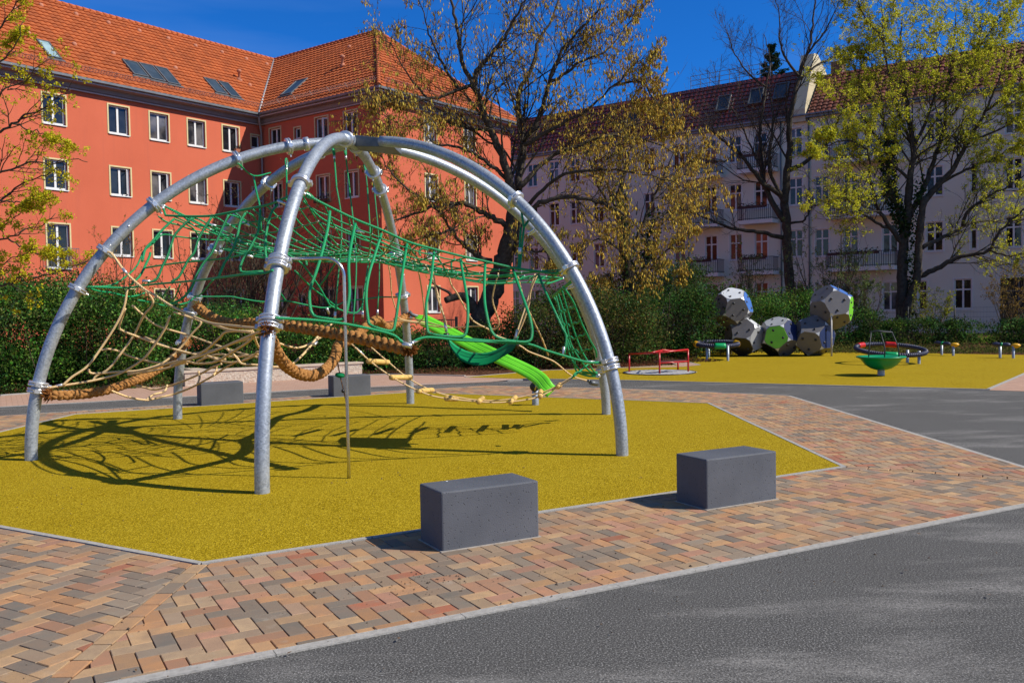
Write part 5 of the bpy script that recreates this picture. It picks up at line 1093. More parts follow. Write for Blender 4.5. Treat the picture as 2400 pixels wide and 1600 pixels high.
# ================================================================== climbing polyhedra
phi = (1 + 5 ** .5) / 2
DN = A3([v for a_ in (1, -1) for b_ in (1, -1) for v in ((0, a_, b_ * phi), (a_, b_ * phi, 0), (b_ * phi, 0, a_))], float); DN /= np.linalg.norm(DN[0])   # 12 face normals
def dodeca(Rm, rin):
    """faces of a vertex cut dodecahedron: returns pentagon (decagon) rings and corner triangles"""
    N_ = DN @ Rm.T; vs_ = []
    for i in range(12):
        for j in range(i + 1, 12):
            for l in range(j + 1, 12):
                if N_[i] @ N_[j] > .4 and N_[j] @ N_[l] > .4 and N_[i] @ N_[l] > .4: vs_.append((np.linalg.solve(A3([N_[i], N_[j], N_[l]]), [rin] * 3), {i, j, l}))
    return N_, vs_
def cellpoly(par, c, Rm, rin, paint, basecol='gray'):
    N_, vs_ = dodeca(Rm, rin); cell = None; body = MB(); parts = []; cut = .17
    ed = {}
    for a in range(len(vs_)):
        for b in range(a + 1, len(vs_)):
            if len(vs_[a][1] & vs_[b][1]) == 2: ed.setdefault(a, []).append(b); ed.setdefault(b, []).append(a)
    # white corner triangles and body
    for a in range(len(vs_)):
        P = [c + vs_[a][0] * (1 - cut) + vs_[b][0] * cut for b in ed[a]]; nrm = np.cross(P[1] - P[0], P[2] - P[0]); 
        if nrm @ vs_[a][0] < 0: P = P[::-1]
        body.add(P, [(0, 1, 2)], 1)
    pans = []
    for i in range(12):
        fv = [a for a in range(len(vs_)) if i in vs_[a][1]]; ctr = c + N_[i] * rin; u_ = vs_[fv[0]][0] - N_[i] * rin; u_ /= np.linalg.norm(u_); v_ = np.cross(N_[i], u_)
        fv.sort(key=lambda a: math.atan2((vs_[a][0]) @ v_, (vs_[a][0]) @ u_)); P = []
        for q in range(5): a, b = fv[q], fv[(q + 1) % 5]; P += [c + vs_[a][0] * (1 - cut) + vs_[b][0] * cut, c + vs_[a][0] * cut + vs_[b][0] * (1 - cut)]
        body.add(P, [tuple(range(10))], 0); cn = paint(N_[i], i)
        if cn != basecol: pans.append((i, P, cn, ctr))
    cell = body.build('cell', [PANEL[basecol], PANEL['white']], par)
    for i, P, cn, ctr in pans:
        Q = [ctr + (p - ctr) * .955 + N_[i] * .008 for p in P]; Q0 = [ctr + (p - ctr) * .97 - N_[i] * .004 for p in P]; m = MB(); m.add(Q + Q0, [tuple(range(10))] + [(q, (q + 10), (q + 1) % 10 + 10, (q + 1) % 10) for q in range(10)]); m.build('panel', PANEL[cn], cell)
    g0_ = None
    for i in range(12):
        if N_[i][1] > .55: continue
        u_ = np.cross(N_[i], [.3, .2, .9]); u_ /= np.linalg.norm(u_); v_ = np.cross(N_[i], u_); a0_ = rng.uniform(0, 6)
        for q in range(3):
            a_ = a0_ + q * 2.1; p = c + N_[i] * (rin + .009) + (math.cos(a_) * u_ + math.sin(a_) * v_) * rin * .40; m_ = [(.045, 0), (.04, .018), (.022, .03), (0, .032)]; gm = MB(); gm.lathe(p, m_, 7, 0, N_[i] + .3 * u_, True); gm.build('climbing_grip', BLACK, cell)
    return cell
poly_ = thing('climbing_polyhedra', 'stack of joined grey, white, blue and green polyhedra with climbing grips', 'climbing sculpture')
CR = 30.6; rin = .58
rowd = gnd(1905, 833) - gnd(1745, 832); rowd[2] = 0; rowd = A3([1., -.12, 0]); rowd /= np.linalg.norm(rowd)
def orient(az):       # face normals along rowd, ring of neighbours turned by az
    n0 = DN[0]; nb = [d for d in DN if .3 < d @ n0 < .9][0]; x = rowd; a = nb - n0 * (nb @ n0); a /= np.linalg.norm(a); B0 = A3([n0, a, np.cross(n0, a)])
    up_ = A3([0, 0, 1.]); sd_ = np.cross(x, up_); a2 = math.cos(az) * up_ + math.sin(az) * sd_; B1 = A3([x, a2, np.cross(x, a2)]); return B1.T @ B0
cB, cC, cE = at(1745, 790, 30.9), at(1825, 790, 30.6), at(1905, 789, 30.4)
def orient2(n1, n2):
    n0 = DN[0]; nb = [d for d in DN if .3 < d @ n0 < .9][0]; a = nb - n0 * (nb @ n0); a /= np.linalg.norm(a); B0 = A3([n0, a, np.cross(n0, a)])
    n1 = A3(n1) / np.linalg.norm(n1); a2 = A3(n2) - n1 * (A3(n2) @ n1); a2 /= np.linalg.norm(a2); return A3([n1, a2, np.cross(n1, a2)]).T @ B0
def paint(rules):
    def f(nrm, i):
        best = max(rules, key=lambda q: (A3(q[0]) / np.linalg.norm(q[0])) @ nrm); return best[1] if (A3(best[0]) / np.linalg.norm(best[0])) @ nrm > .86 else 'gray'
    return f
cellpoly(poly_, cB, orient2((.55, -.25, .8), (.35, .8, .45)), .585, paint([((.55, -.25, .8), 'white'), ((-.35, -.8, -.45), 'black'), ((.6, -.78, -.1), 'light')]))
cellpoly(poly_, cC, orient2((-.42, -.9, .05), (.62, -.68, .4)), .585, paint([((-.42, -.9, .05), 'green'), ((.62, -.68, .4), 'navy'), ((-.2, -.1, .95), 'light'), ((-.3, -.4, -.85), 'black')]))
cellpoly(poly_, cE, orient2((.52, -.85, .0), (-.3, -.6, .74)), .60, paint([((.52, -.85, .0), 'navy'), ((.95, .1, .2), 'blue'), ((-.2, 0, -.95), 'black')]))
cellpoly(poly_, at(1716, 722, 30.9), orient2((-.08, -.52, .85), (.88, -.42, .22)), .585, paint([((-.08, -.52, .85), 'white'), ((.88, -.42, .22), 'blue')]))
cellpoly(poly_, at(1949, 720, 30.4), orient2((-.02, -.97, .22), (.9, -.38, -.1)), .63, paint([((.9, -.38, -.1), 'green'), ((.45, -.2, .87), 'blue')]))
for p, d, b_ in (((1949, 835), 30.0, (1949, 740)), ((1713, 832), 31, (1716, 790))):
    g_ = gnd(*p); tp = at(*b_, dpt(g_)); m = MB(); m.tube([g_, A3([g_[0], g_[1], tp[2]])], .03, 8); m.build('prop_post', simple('pale post', (.5, .48, .45)), poly_)

# ================================================================== trees and shrubs
def grow(P, r, cnt, t0, t1, lf, lmax, ang, npt, jit, up, taper=.35, rf=.6, rmin=.003, lmin=.1, droop=0.):
    """children of the branches P (B,n,3), r (B,n): returns (B*cnt, npt, 3), radii"""
    B_, n, _ = P.shape; idx = np.repeat(np.arange(B_), cnt); K = len(idx); t = rng.uniform(t0, t1, K)
    f = t * (n - 1); i = np.minimum(f.astype(int), n - 2); w_ = (f - i)[:, None]
    base = P[idx, i] * (1 - w_) + P[idx, i + 1] * w_; rb = r[idx, i] * (1 - w_[:, 0]) + r[idx, i + 1] * w_[:, 0]
    T = P[idx, i + 1] - P[idx, i]; T /= np.linalg.norm(T, axis=1)[:, None] + 1e-9; Ln = np.linalg.norm(np.diff(P, axis=1), axis=2).sum(1)[idx]
    q = rng.normal(0, 1, (K, 3)); q -= T * (q * T).sum(1)[:, None]; q /= np.linalg.norm(q, axis=1)[:, None]
    a = rad(ang) * rng.uniform(.6, 1.3, K)[:, None]; d = T * np.cos(a) + q * np.sin(a); d[:, 2] += up; d /= np.linalg.norm(d, axis=1)[:, None]
    ln = np.clip(Ln * lf * (1.15 - .55 * t) * rng.uniform(.6, 1.25, K), lmin, lmax); st = ln / (npt - 1); out = [base]
    for _ in range(npt - 1):
        out.append(out[-1] + d * st[:, None]); d = d + rng.normal(0, jit, (K, 3)); d[:, 2] += up * .25 - droop; d /= np.linalg.norm(d, axis=1)[:, None]
    Q = np.stack(out, 1); R_ = np.maximum(rb * rf, rmin)[:, None] * np.linspace(1, taper, npt)[None]
    return Q, np.maximum(R_, rmin * .6)
def limbs_of(specs):
    """specs: (pixel path, depths, r0, r1) -> polylines"""
    o = []
    for pts, d, r0, r1 in specs:
        P = path(pts, d, 5); P = resample(P, max(6, int(len(P)))); P[1:-1] += rng.normal(0, .02, (len(P) - 2, 3)); o.append((P, np.linspace(r0, r1, len(P))))
    return o
def to_batch(L_, n=9): return np.stack([resample(P, n) for P, r in L_]), np.stack([np.linspace(r[0], r[-1], n) for P, r in L_])
def tree(name, label, cat, trunk, limbs, bark, levels, foliage, group=None, extra=None):
    t = thing(name, label, cat, group); m = MB()
    T_ = limbs_of(trunk); Lb = limbs_of(limbs)
    for P, r in T_:
        k = 12; P2 = P.copy(); rr = r * (1 + .06 * np.sin(np.arange(len(r)) * 1.9)); m.tube(P2, rr, k)
    m.build('trunk', bark, t); m = MB()
    for P, r in Lb: m.tube(P, r * np.linspace(.95, .75, len(r)), 8)
    lv = [to_batch(Lb)] if Lb else [to_batch(T_)]
    allv = []; cur = lv[0]
    for i, kw in enumerate(levels):
        src = cur
        if kw.pop('also', False): src = (np.concatenate([resample_b(c[0], 5) for c in allv[-2:]]), np.concatenate([resample_r(c[1], 5) for c in allv[-2:]]))
        Q, R_ = grow(*src, **kw); allv.append((Q, R_)); m.tubes(Q, R_, 5 if i == 0 else 3); cur = (Q, R_)
    m.build('branches', bark, t)
    foliage(t, allv)
    if extra: extra(t, T_, Lb)
    return t
def resample_b(P, n): i = np.linspace(0, P.shape[1] - 1, n).round().astype(int); return P[:, i]
def resample_r(r, n): i = np.linspace(0, r.shape[1] - 1, n).round().astype(int); return r[:, i]
def pts_on(Q, per, t0=.3):
    K, n, _ = Q.shape; idx = np.repeat(np.arange(K), per); t = rng.uniform(t0, 1, len(idx)); f = t * (n - 1); i = np.minimum(f.astype(int), n - 2); w_ = (f - i)[:, None]
    return Q[idx, i] * (1 - w_) + Q[idx, i + 1] * w_

# --- catkins: small hanging spindles
def catkins(P, ln, wd, pal, name, par, wts=None):
    n_ = len(P); s_ = rng.uniform(.6, 1.25, n_); d = A3([0, 0, -1.]) + rng.normal(0, .22, (n_, 3)); d /= np.linalg.norm(d, axis=1)[:, None]
    a_ = rng.uniform(0, math.pi, n_); e = np.stack([np.cos(a_), np.sin(a_), np.zeros(n_)], 1); e -= d * (d * e).sum(1)[:, None]; f = np.cross(d, e)
    L_ = (ln * s_)[:, None]; W_ = (wd * s_)[:, None] * .5; top, mid_, bot = P, P + d * L_ * .55, P + d * L_
    V = np.stack([top, mid_ + e * W_, mid_ - e * W_ * .5 + f * W_ * .86, mid_ - e * W_ * .5 - f * W_ * .86, bot], 1)
    Fc = A3([[0, 2, 1], [0, 3, 2], [0, 1, 3], [4, 1, 2], [4, 2, 3], [4, 3, 1]]); C = pal[rng.choice(len(pal), n_, p=wts)] * rng.uniform(.72, 1.28, (n_, 1))
    m = MB(); m.add(V.reshape(-1, 3), (Fc[None] + np.arange(n_)[:, None, None] * 5).reshape(-1, 3), 0, False, np.repeat(C, 6, 0)); return m.build(name, CATKIN, par)
def blossoms(P, size, pal, name, par, per=5, spread=.6, wts=None):
    Q = np.repeat(P, per, 0) + rng.normal(0, size * spread, (len(P) * per, 3)); return leafs(Q, size, pal, name, par, None, .9, None, .22, wts)

# T2: big catkin tree in the middle
CAT = A3([(.56, .38, .06), (.66, .48, .09), (.42, .24, .05), (.26, .13, .03), (.54, .46, .08)]); CWT = [.33, .25, .2, .1, .12]
TD = 28.3
tr2 = [([(1108, 860), (1112, 800), (1122, 755), (1150, 700), (1168, 650), (1188, 590), (1200, 540), (1208, 495)], (TD, TD), .33, .27)]
lb2 = [([(1205, 520), (1195, 425), (1178, 374), (1151, 306), (1130, 255), (1113, 204), (1086, 153), (1076, 95), (1059, 17), (1045, -60)], (TD, TD - .8), .17, .035),
 ([(1113, 204), (1120, 160), (1161, 119), (1195, 68), (1229, 0), (1245, -60)], (TD - .4, TD - 1.5), .09, .02),
 ([(1207, 505), (1215, 420), (1228, 323), (1219, 272), (1216, 218), (1245, 160), (1262, 100), (1300, 30), (1320, -50)], (TD, TD + 1.5), .15, .025),
 ([(1226, 330), (1262, 280), (1285, 200), (1312, 129), (1346, 85), (1404, 20), (1430, -30)], (TD + .4, TD - 1.0), .10, .02),
 ([(1285, 200), (1353, 150), (1420, 120), (1470, 60), (1490, 30)], (TD, TD + .5), .06, .015),
 ([(1228, 340), (1300, 300), (1370, 260), (1440, 200), (1505, 130)], (TD, TD - 1.6), .08, .015),
 ([(1148, 300), (1110, 204), (1076, 211), (1008, 231), (967, 190), (940, 150), (915, 100)], (TD, TD - 1.3), .09, .015),
 ([(1076, 211), (1040, 150), (1010, 90), (990, 30), (975, -20)], (TD, TD - .8), .06, .014), ([(1008, 231), (960, 240), (920, 235), (870, 250)], (TD - 1, TD - 1.6), .05, .012),
 ([(1192, 528), (1178, 524), (1110, 486), (1059, 478), (991, 493), (926, 517), (890, 545)], (TD, TD - 2), .11, .02), ([(1059, 478), (981, 459), (940, 428), (906, 391), (880, 330)], (TD - .8, TD - 2), .055, .012),
 ([(1152, 612), (1128, 605), (1084, 573), (1061, 540), (1039, 511), (1000, 470)], (TD, TD - 1.5), .10, .025), ([(1061, 540), (1020, 550), (980, 560), (930, 590)], (TD - .8, TD - 2.2), .05, .012),
 ([(1190, 590), (1207, 573), (1240, 587), (1285, 594), (1330, 630)], (TD, TD - 1.2), .06, .02),
 ([(1205, 530), (1260, 480), (1336, 462), (1404, 476), (1455, 497), (1500, 540), (1530, 600)], (TD, TD - 1.0), .10, .018), ([(1215, 440), (1290, 370), (1360, 340), (1430, 318), (1510, 330), (1570, 350), (1620, 400)], (TD, TD + 1.0), .09, .015),
 ([(1240, 480), (1300, 420), (1380, 400), (1470, 400), (1560, 420), (1620, 450)], (TD, TD - 2.0), .07, .014), ([(1195, 425), (1140, 380), (1090, 350), (1020, 340), (950, 350), (900, 310)], (TD, TD - 1.5), .075, .014),
 ([(1151, 306), (1090, 300), (1030, 280), (960, 300), (900, 270), (850, 260)], (TD, TD + 1.2), .06, .012), ([(1440, 200), (1500, 190), (1540, 240), (1590, 290)], (TD - 1, TD - 1.5), .04, .012)]
def fol2(t, lv):
    P = np.concatenate([pts_on(lv[2][0], 3, .2), pts_on(lv[1][0], 4, .2)])
    # thinner where the photo shows sky at the top, denser low right
    x = ((P - EYE) @ RGT) / ((P - EYE) @ FWD) * FOC + 1200; y = 800 - ((P - EYE) @ UPV) / ((P - EYE) @ FWD) * FOC
    keep = rng.uniform(0, 1, len(P)) < np.clip(.42 + (P[:, 2] < 8.0) * .25 + (P[:, 0] > 1.0) * .35, 0, 1); catkins(P[keep], .12, .038, CAT, 'catkins', t, CWT)
def stub(t, T_, Lb):
    P = catmull([at(1112, 730, TD), at(1106, 712, TD - .1), at(1084, 694, TD - .3), at(1060, 698, TD - .4), at(1044, 704, TD - .5)], 4); m = MB(); m.tube(P, np.linspace(.16, .10, len(P)), 10); P = catmull([at(1060, 698, TD - .4), at(1052, 685, TD - .5), at(1026, 672, TD - .6), at(1005, 655, TD - .8)], 3); m.tube(P, np.linspace(.06, .02, len(P)), 7); m.build('cut_limb', BARK, t)
tree('catkin_tree', 'big leaning tree full of golden brown catkins with dark forked trunk before the red house', 'tree', tr2, lb2, BARK,
     [dict(cnt=17, t0=.12, t1=1, lf=.42, lmax=3.0, ang=50, npt=8, jit=.14, up=.12, rf=.30, rmin=.009), dict(cnt=10, t0=.1, t1=1, lf=.5, lmax=1.5, ang=45, npt=5, jit=.18, up=.05, rf=.55, rmin=.006), dict(cnt=3, t0=.2, t1=1, lf=.6, lmax=.5, ang=40, npt=4, jit=.2, up=.02, rf=.7, rmin=.004)], fol2, extra=stub)
# T3: second catkin tree with ivy
td = 34.
def ivy_on(t, P, r0, n_, name='ivy'):
    Q = resample(P, 60)[rng.integers(0, 60, n_)]; v = rng.normal(0, 1, (n_, 3)); v /= np.linalg.norm(v, axis=1)[:, None]; Q = Q + v * (r0 * rng.uniform(.7, 1.5, n_))[:, None]; leafs(Q, .13, A3([(.02, .045, .014), (.035, .07, .02), (.06, .10, .035)]), name, t)
tr3 = [([(1482, 800), (1480, 745), (1474, 650), (1472, 600), (1460, 520), (1452, 450)], (td, td), .26, .14), ([(1522, 780), (1516, 720), (1508, 650), (1515, 580), (1535, 500)], (td + .6, td + 1), .10, .05)]
lb3 = [([(1474, 620), (1500, 540), (1530, 470), (1560, 400), (1590, 330)], (td, td), .10, .02), ([(1460, 520), (1420, 470), (1390, 400), (1370, 330)], (td, td - 1), .09, .02), ([(1472, 600), (1430, 570), (1400, 560), (1360, 590)], (td, td - 1.5), .07, .015),
 ([(1508, 650), (1550, 600), (1590, 560), (1625, 520)], (td, td - 1), .06, .015), ([(1452, 450), (1470, 380), (1490, 300), (1500, 220)], (td, td), .10, .02), ([(1510, 520), (1560, 500), (1600, 470), (1640, 430)], (td, td + 1), .05, .012), ([(1490, 640), (1530, 640), (1560, 620), (1590, 640)], (td - .3, td - 1.2), .04, .012), ([(1475, 650), (1440, 640), (1410, 650), (1385, 690)], (td, td - .8), .04, .012)]
def fol3(t, lv): P = np.concatenate([pts_on(lv[2][0], 3, .2), pts_on(lv[1][0], 3, .2)]); catkins(P, .14, .040, CAT * 1.1, 'catkins', t, CWT)
tree('catkin_tree', 'catkin tree with an ivy covered stem left of the polyhedra', 'tree', tr3, lb3, BARK,
     [dict(cnt=14, t0=.1, t1=1, lf=.46, lmax=2.4, ang=50, npt=7, jit=.16, up=.06, rf=.34, rmin=.010), dict(cnt=9, t0=.15, t1=1, lf=.45, lmax=1.0, ang=45, npt=5, jit=.18, up=.0, rf=.6, rmin=.007), dict(cnt=2, t0=.2, t1=1, lf=.6, lmax=.5, ang=40, npt=4, jit=.2, up=-.05, rf=.7, rmin=.005)], fol3,
     extra=lambda t, T_, Lb: (ivy_on(t, T_[0][0], .26, 900), ivy_on(t, T_[1][0], .3, 900)))
# T4: bare tree before the grey house
td = 43.5
tr4 = [([(1862, 840), (1856, 756), (1848, 619), (1843, 523), (1838, 478)], (td, td), .27, .20)]
lb4 = [([(1838, 480), (1844, 411), (1851, 348), (1850, 289), (1870, 190), (1890, 129), (1901, 102), (1907, 34), (1915, -30)], (td, td), .22, .03), ([(1851, 399), (1876, 386), (1914, 357), (1943, 328), (1970, 270), (2010, 220)], (td, td - 1), .12, .02),
 ([(1838, 478), (1819, 434), (1803, 402), (1803, 364), (1806, 332), (1812, 270), (1800, 200)], (td, td - 1), .12, .02), ([(1831, 459), (1787, 427), (1761, 395), (1729, 357), (1691, 328), (1660, 300), (1620, 260)], (td, td - 1.5), .15, .02),
 ([(1838, 517), (1812, 478), (1790, 430), (1785, 374), (1781, 306), (1795, 204), (1805, 136), (1790, 80)], (td, td + 1), .16, .02), ([(1873, 180), (1846, 143), (1829, 102), (1826, 34), (1815, -20)], (td, td - .5), .08, .015),
 ([(1838, 558), (1787, 545), (1723, 536), (1659, 513), (1621, 497), (1580, 480), (1530, 470)], (td, td - 2.5), .12, .02), ([(1851, 523), (1882, 517), (1900, 490), (1905, 450)], (td, td - 1), .07, .02), ([(1870, 190), (1920, 150), (1970, 130), (2010, 90)], (td, td + 1), .07, .015), ([(1890, 129), (1930, 80), (1960, 20), (1980, -30)], (td, td - 1), .06, .015),
 ([(1785, 400), (1740, 300), (1700, 230), (1670, 190)], (td, td), .06, .015), ([(1795, 204), (1750, 170), (1720, 120), (1700, 60)], (td, td + 1), .06, .015), ([(1729, 357), (1690, 380), (1640, 370), (1600, 390)], (td - 1, td - 2), .05, .012)]
tree('bare_tree', 'tall bare branched tree with straight trunk behind the climbing polyhedra', 'tree', tr4, lb4, BARK,
     [dict(cnt=14, t0=.15, t1=1, lf=.40, lmax=3.4, ang=42, npt=7, jit=.12, up=.16, rf=.28, rmin=.011), dict(cnt=8, t0=.1, t1=1, lf=.50, lmax=1.8, ang=38, npt=5, jit=.13, up=.12, rf=.55, rmin=.007), dict(cnt=3, t0=.2, t1=1, lf=.6, lmax=1.0, ang=36, npt=4, jit=.13, up=.1, rf=.7, rmin=.005)],
     lambda t, lv: blossoms(pts_on(lv[2][0][::9], 1, .8), .05, A3([(.12, .09, .04)]), 'buds', t, 1), extra=lambda t, T_, Lb: ivy_on(t, T_[0][0][:len(T_[0][0]) // 2] + A3([.45, 0, 0]), .22, 1100))
# T5: yellow green maple on the right
td = 41.0
tr5 = [([(2112, 800), (2112, 771), (2115, 667), (2115, 606), (2121, 545), (2128, 496), (2133, 422)], (td, td), .29, .15), ([(2120, 770), (2125, 728), (2149, 652), (2152, 606), (2158, 514), (2170, 462)], (td - .3, td - .6), .21, .14)]
lb5 = [([(2130, 470), (2133, 422), (2140, 346), (2134, 300), (2120, 200), (2110, 120), (2115, 40)], (td, td), .18, .03), ([(2168, 470), (2201, 431), (2225, 407), (2271, 330), (2310, 260), (2340, 190), (2360, 120)], (td, td - 1.5), .16, .02),
 ([(2133, 508), (2165, 440), (2190, 370), (2204, 330), (2213, 300), (2220, 200), (2235, 110), (2240, 30)], (td, td + 1), .15, .02), ([(2158, 646), (2195, 630), (2225, 612), (2256, 600), (2317, 587), (2345, 540), (2400, 490), (2450, 440)], (td - .4, td - 3), .13, .025),
 ([(2161, 581), (2201, 560), (2241, 542), (2286, 520), (2360, 519), (2430, 510)], (td - .4, td + 1), .11, .02), ([(2256, 530), (2268, 496), (2317, 462), (2378, 428), (2440, 380)], (td, td - 1.5), .09, .02),
 ([(2118, 575), (2091, 539), (2063, 496), (2051, 471), (2040, 420), (2035, 350), (2020, 280)], (td, td - 1), .13, .02), ([(2121, 545), (2085, 440), (2080, 361), (2070, 280), (2060, 200), (2030, 120)], (td, td + .5), .12, .02), ([(2091, 539), (2050, 520), (2000, 480), (1960, 440), (1910, 430)], (td, td - 2), .08, .015),
 ([(2133, 422), (2090, 380), (2040, 300), (1990, 240), (1950, 200)], (td, td - 1.5), .08, .015), ([(2140, 346), (2180, 260), (2200, 160), (2180, 70), (2170, 0)], (td, td - 1.5), .09, .015), ([(2201, 431), (2260, 400), (2330, 370), (2400, 330)], (td, td - 1), .08, .015), ([(2220, 200), (2280, 130), (2330, 60), (2370, 0)], (td, td), .07, .015),
 ([(2310, 260), (2370, 220), (2430, 180), (2480, 120)], (td - 1, td - 1), .06, .015), ([(2110, 120), (2060, 80), (2020, 30), (2000, -30)], (td, td), .06, .015), ([(2070, 280), (2010, 180), (1990, 120)], (td, td + 1), .06, .015), ([(2140, 346), (2100, 250), (2080, 150), (2070, 60), (2060, -40)], (td, td - 1), .08, .015), ([(2204, 330), (2260, 220), (2290, 120), (2300, 20)], (td, td + 1), .07, .015), ([(2271, 330), (2350, 300), (2420, 250), (2470, 230)], (td - 1, td - 2), .06, .015), ([(2035, 350), (1990, 330), (1940, 340), (1900, 360)], (td - 1, td - 2), .05, .012), ([(2063, 496), (2000, 500), (1950, 510), (1900, 490)], (td - 1, td - 2.5), .05, .012), ([(2317, 587), (2370, 600), (2420, 590), (2470, 610)], (td - 1, td - 2), .05, .012)]
YG = A3([(.60, .60, .04), (.74, .72, .07), (.46, .46, .03), (.74, .60, .06), (.34, .36, .03)]); YW = [.3, .28, .2, .1, .12]
def fol5(t, lv):
    P = np.concatenate([pts_on(lv[2][0], 1, .5), pts_on(lv[2][0], 1, .9), lv[1][0][:, -1]]); keep = rng.uniform(0, 1, len(P)) < np.where(P[:, 2] > 8, .62, .30); blossoms(P[keep], .072, YG, 'blossoms', t, 8, .72, YW)
tree('maple_tree', 'large two stemmed maple in yellow green blossom at the right edge before the grey house', 'tree', tr5, lb5, BARK,
     [dict(cnt=18, t0=.15, t1=1, lf=.38, lmax=3.2, ang=48, npt=7, jit=.13, up=.10, rf=.3, rmin=.012), dict(cnt=9, t0=.15, t1=1, lf=.44, lmax=1.5, ang=45, npt=5, jit=.15, up=.08, rf=.6, rmin=.008), dict(cnt=3, t0=.2, t1=1, lf=.55, lmax=.8, ang=38, npt=4, jit=.15, up=.06, rf=.7, rmin=.006)], fol5,
     extra=lambda t, T_, Lb: (ivy_on(t, Lb[7][0][:len(Lb[7][0]) // 2], .30, 1700), ivy_on(t, T_[0][0] + A3([.35, -.3, 0]), .22, 900)))
# T1: maple blossom reaching in from the left edge
td = 19.5
tr1 = [([(-260, 900), (-250, 800), (-240, 600), (-235, 400), (-250, 200)], (td, td), .24, .12)]
lb1 = [([(-245, 620), (-150, 660), (-60, 655), (0, 668), (60, 655), (120, 640), (180, 622), (225, 608)], (td, td - .5), .05, .012), ([(-240, 560), (-120, 570), (-30, 565), (20, 560), (60, 540), (95, 530), (130, 500)], (td, td - .3), .05, .010),
 ([(-238, 480), (-100, 500), (0, 470), (50, 430), (90, 415), (120, 400), (150, 392)], (td, td - 1), .05, .010), ([(-238, 420), (-100, 420), (-20, 408), (30, 395), (70, 380), (120, 385), (165, 375), (205, 380)], (td, td - .3), .05, .010),
 ([(-240, 330), (-100, 350), (-10, 315), (30, 290), (65, 268), (100, 255), (130, 232), (165, 210)], (td, td - .7), .06, .012), ([(-240, 250), (-100, 260), (-20, 240), (20, 205), (60, 190), (90, 150), (110, 140)], (td, td - .2), .05, .010),
 ([(-245, 200), (-120, 150), (-50, 120), (0, 60), (30, 20), (50, -20)], (td, td - .3), .06, .010), ([(-245, 220), (-100, 180), (-20, 160), (20, 130), (45, 90), (55, 50)], (td, td - .9), .05, .010), ([(-50, 120), (0, 110), (30, 90), (60, 80)], (td - .3, td - .6), .03, .008),
 ([(0, 470), (40, 475), (80, 470), (110, 465)], (td - .8, td - 1.2), .02, .007), ([(20, 560), (70, 590), (110, 600), (150, 605)], (td - .3, td - .8), .02, .007), ([(30, 290), (60, 300), (100, 310), (130, 330), (150, 345)], (td - .5, td - .9), .02, .007), ([(-30, 565), (20, 520), (50, 500), (90, 480)], (td - .3, td - .9), .02, .007), ([(-60, 655), (0, 620), (50, 600), (90, 580)], (td - .3, td - .9), .02, .007)]
MG = A3([(.56, .50, .02), (.68, .60, .03), (.42, .38, .02), (.42, .24, .02), (.46, .50, .03)]); MW = [.3, .25, .2, .1, .15]
def fol1(t, lv):
    P = np.concatenate([pts_on(lv[1][0], 1, .75), lv[1][0][:, -1], pts_on(lv[0][0], 1, .6)]); blossoms(P, .045, MG, 'blossoms', t, 10, .72, MW)
tree('maple_tree', 'maple in yellow blossom reaching in at the left edge before the red house', 'tree', tr1, lb1, BARK2,
     [dict(cnt=13, t0=.35, t1=1, lf=.22, lmax=.9, ang=42, npt=6, jit=.12, up=.08, rf=.5, rmin=.006), dict(cnt=4, t0=.2, t1=1, lf=.5, lmax=.38, ang=42, npt=4, jit=.12, up=.08, rf=.7, rmin=.0035)], fol1)
# bare shrubs and saplings before the red house
def twiggy(name, label, cat, x, y, d, h, w_, n0, pal=None, per=1, size=.05, bark=BARK2, group=None, stems=None, lean=0.):
    t = thing(name, label, cat, group); b = gnd(x, 745, 0) * 0; b = at(x, y, d); b[2] = 0; k = n0; th = rng.uniform(0, 6.28, k); r_ = rng.uniform(0, .35, k) * w_
    base = b + np.stack([np.cos(th) * r_ * .3, np.sin(th) * r_ * .3, np.zeros(k)], 1); top = b + np.stack([np.cos(th) * r_ * 2.0 + lean, np.sin(th) * r_ * 2.0, h * rng.uniform(.6, 1, k)], 1)
    tt = np.linspace(0, 1, 8)[None, :, None]; P = base[:, None] * (1 - tt) + top[:, None] * tt; P[:, 1:] += np.cumsum(rng.normal(0, h * .012, (k, 7, 3)), 1); R_ = np.linspace(max(.02, h * .008), .006, 8)[None] * np.ones((k, 1))
    m = MB(); m.tubes(P, R_, 5); a = grow(P, R_, 9, .2, 1, .34, h * .35, 38, 6, .14, .15, rf=.6, rmin=.006); m.tubes(*a, 3); c = grow(*a, 5, .2, 1, .45, h * .16, 40, 4, .16, .1, rf=.6, rmin=.0045); m.tubes(*c, 3); m.build('stems', bark, t)
    if pal is not None: blossoms(np.concatenate([pts_on(c[0], per, .4), a[0][:, -1]]), size, pal, 'leaves', t, 3, .5)
    return t
BRN = A3([(.14, .10, .035), (.18, .15, .05), (.10, .065, .03)])
twiggy('budding_shrub', 'tall brown twiggy shrub in bud behind the dome, in the shaded house corner', 'shrub', 590, 780, 33, 6.6, 4.6, 22, BRN, 1, .055)
twiggy('budding_shrub', 'wispy brown shrub in bud left of the near dome leg', 'shrub', 500, 780, 31, 5.6, 3.2, 14, BRN, 1, .05)
twiggy('budding_shrub', 'thin shrub with orange buds before the sunny red wall', 'shrub', 285, 760, 27, 4.7, 2.4, 9, A3([(.32, .15, .02), (.26, .20, .03)]), 1, .045)
twiggy('budding_shrub', 'brown twiggy shrub low behind the thick rope beam', 'shrub', 760, 790, 30, 4.6, 3.0, 12, BRN, 1, .05)
twiggy('budding_shrub', 'orange brown shrub before the gateway of the grey house', 'shrub', 2375, 800, 37, 3.2, 2.6, 12, A3([(.30, .20, .04), (.2, .12, .04)]), 1, .06)
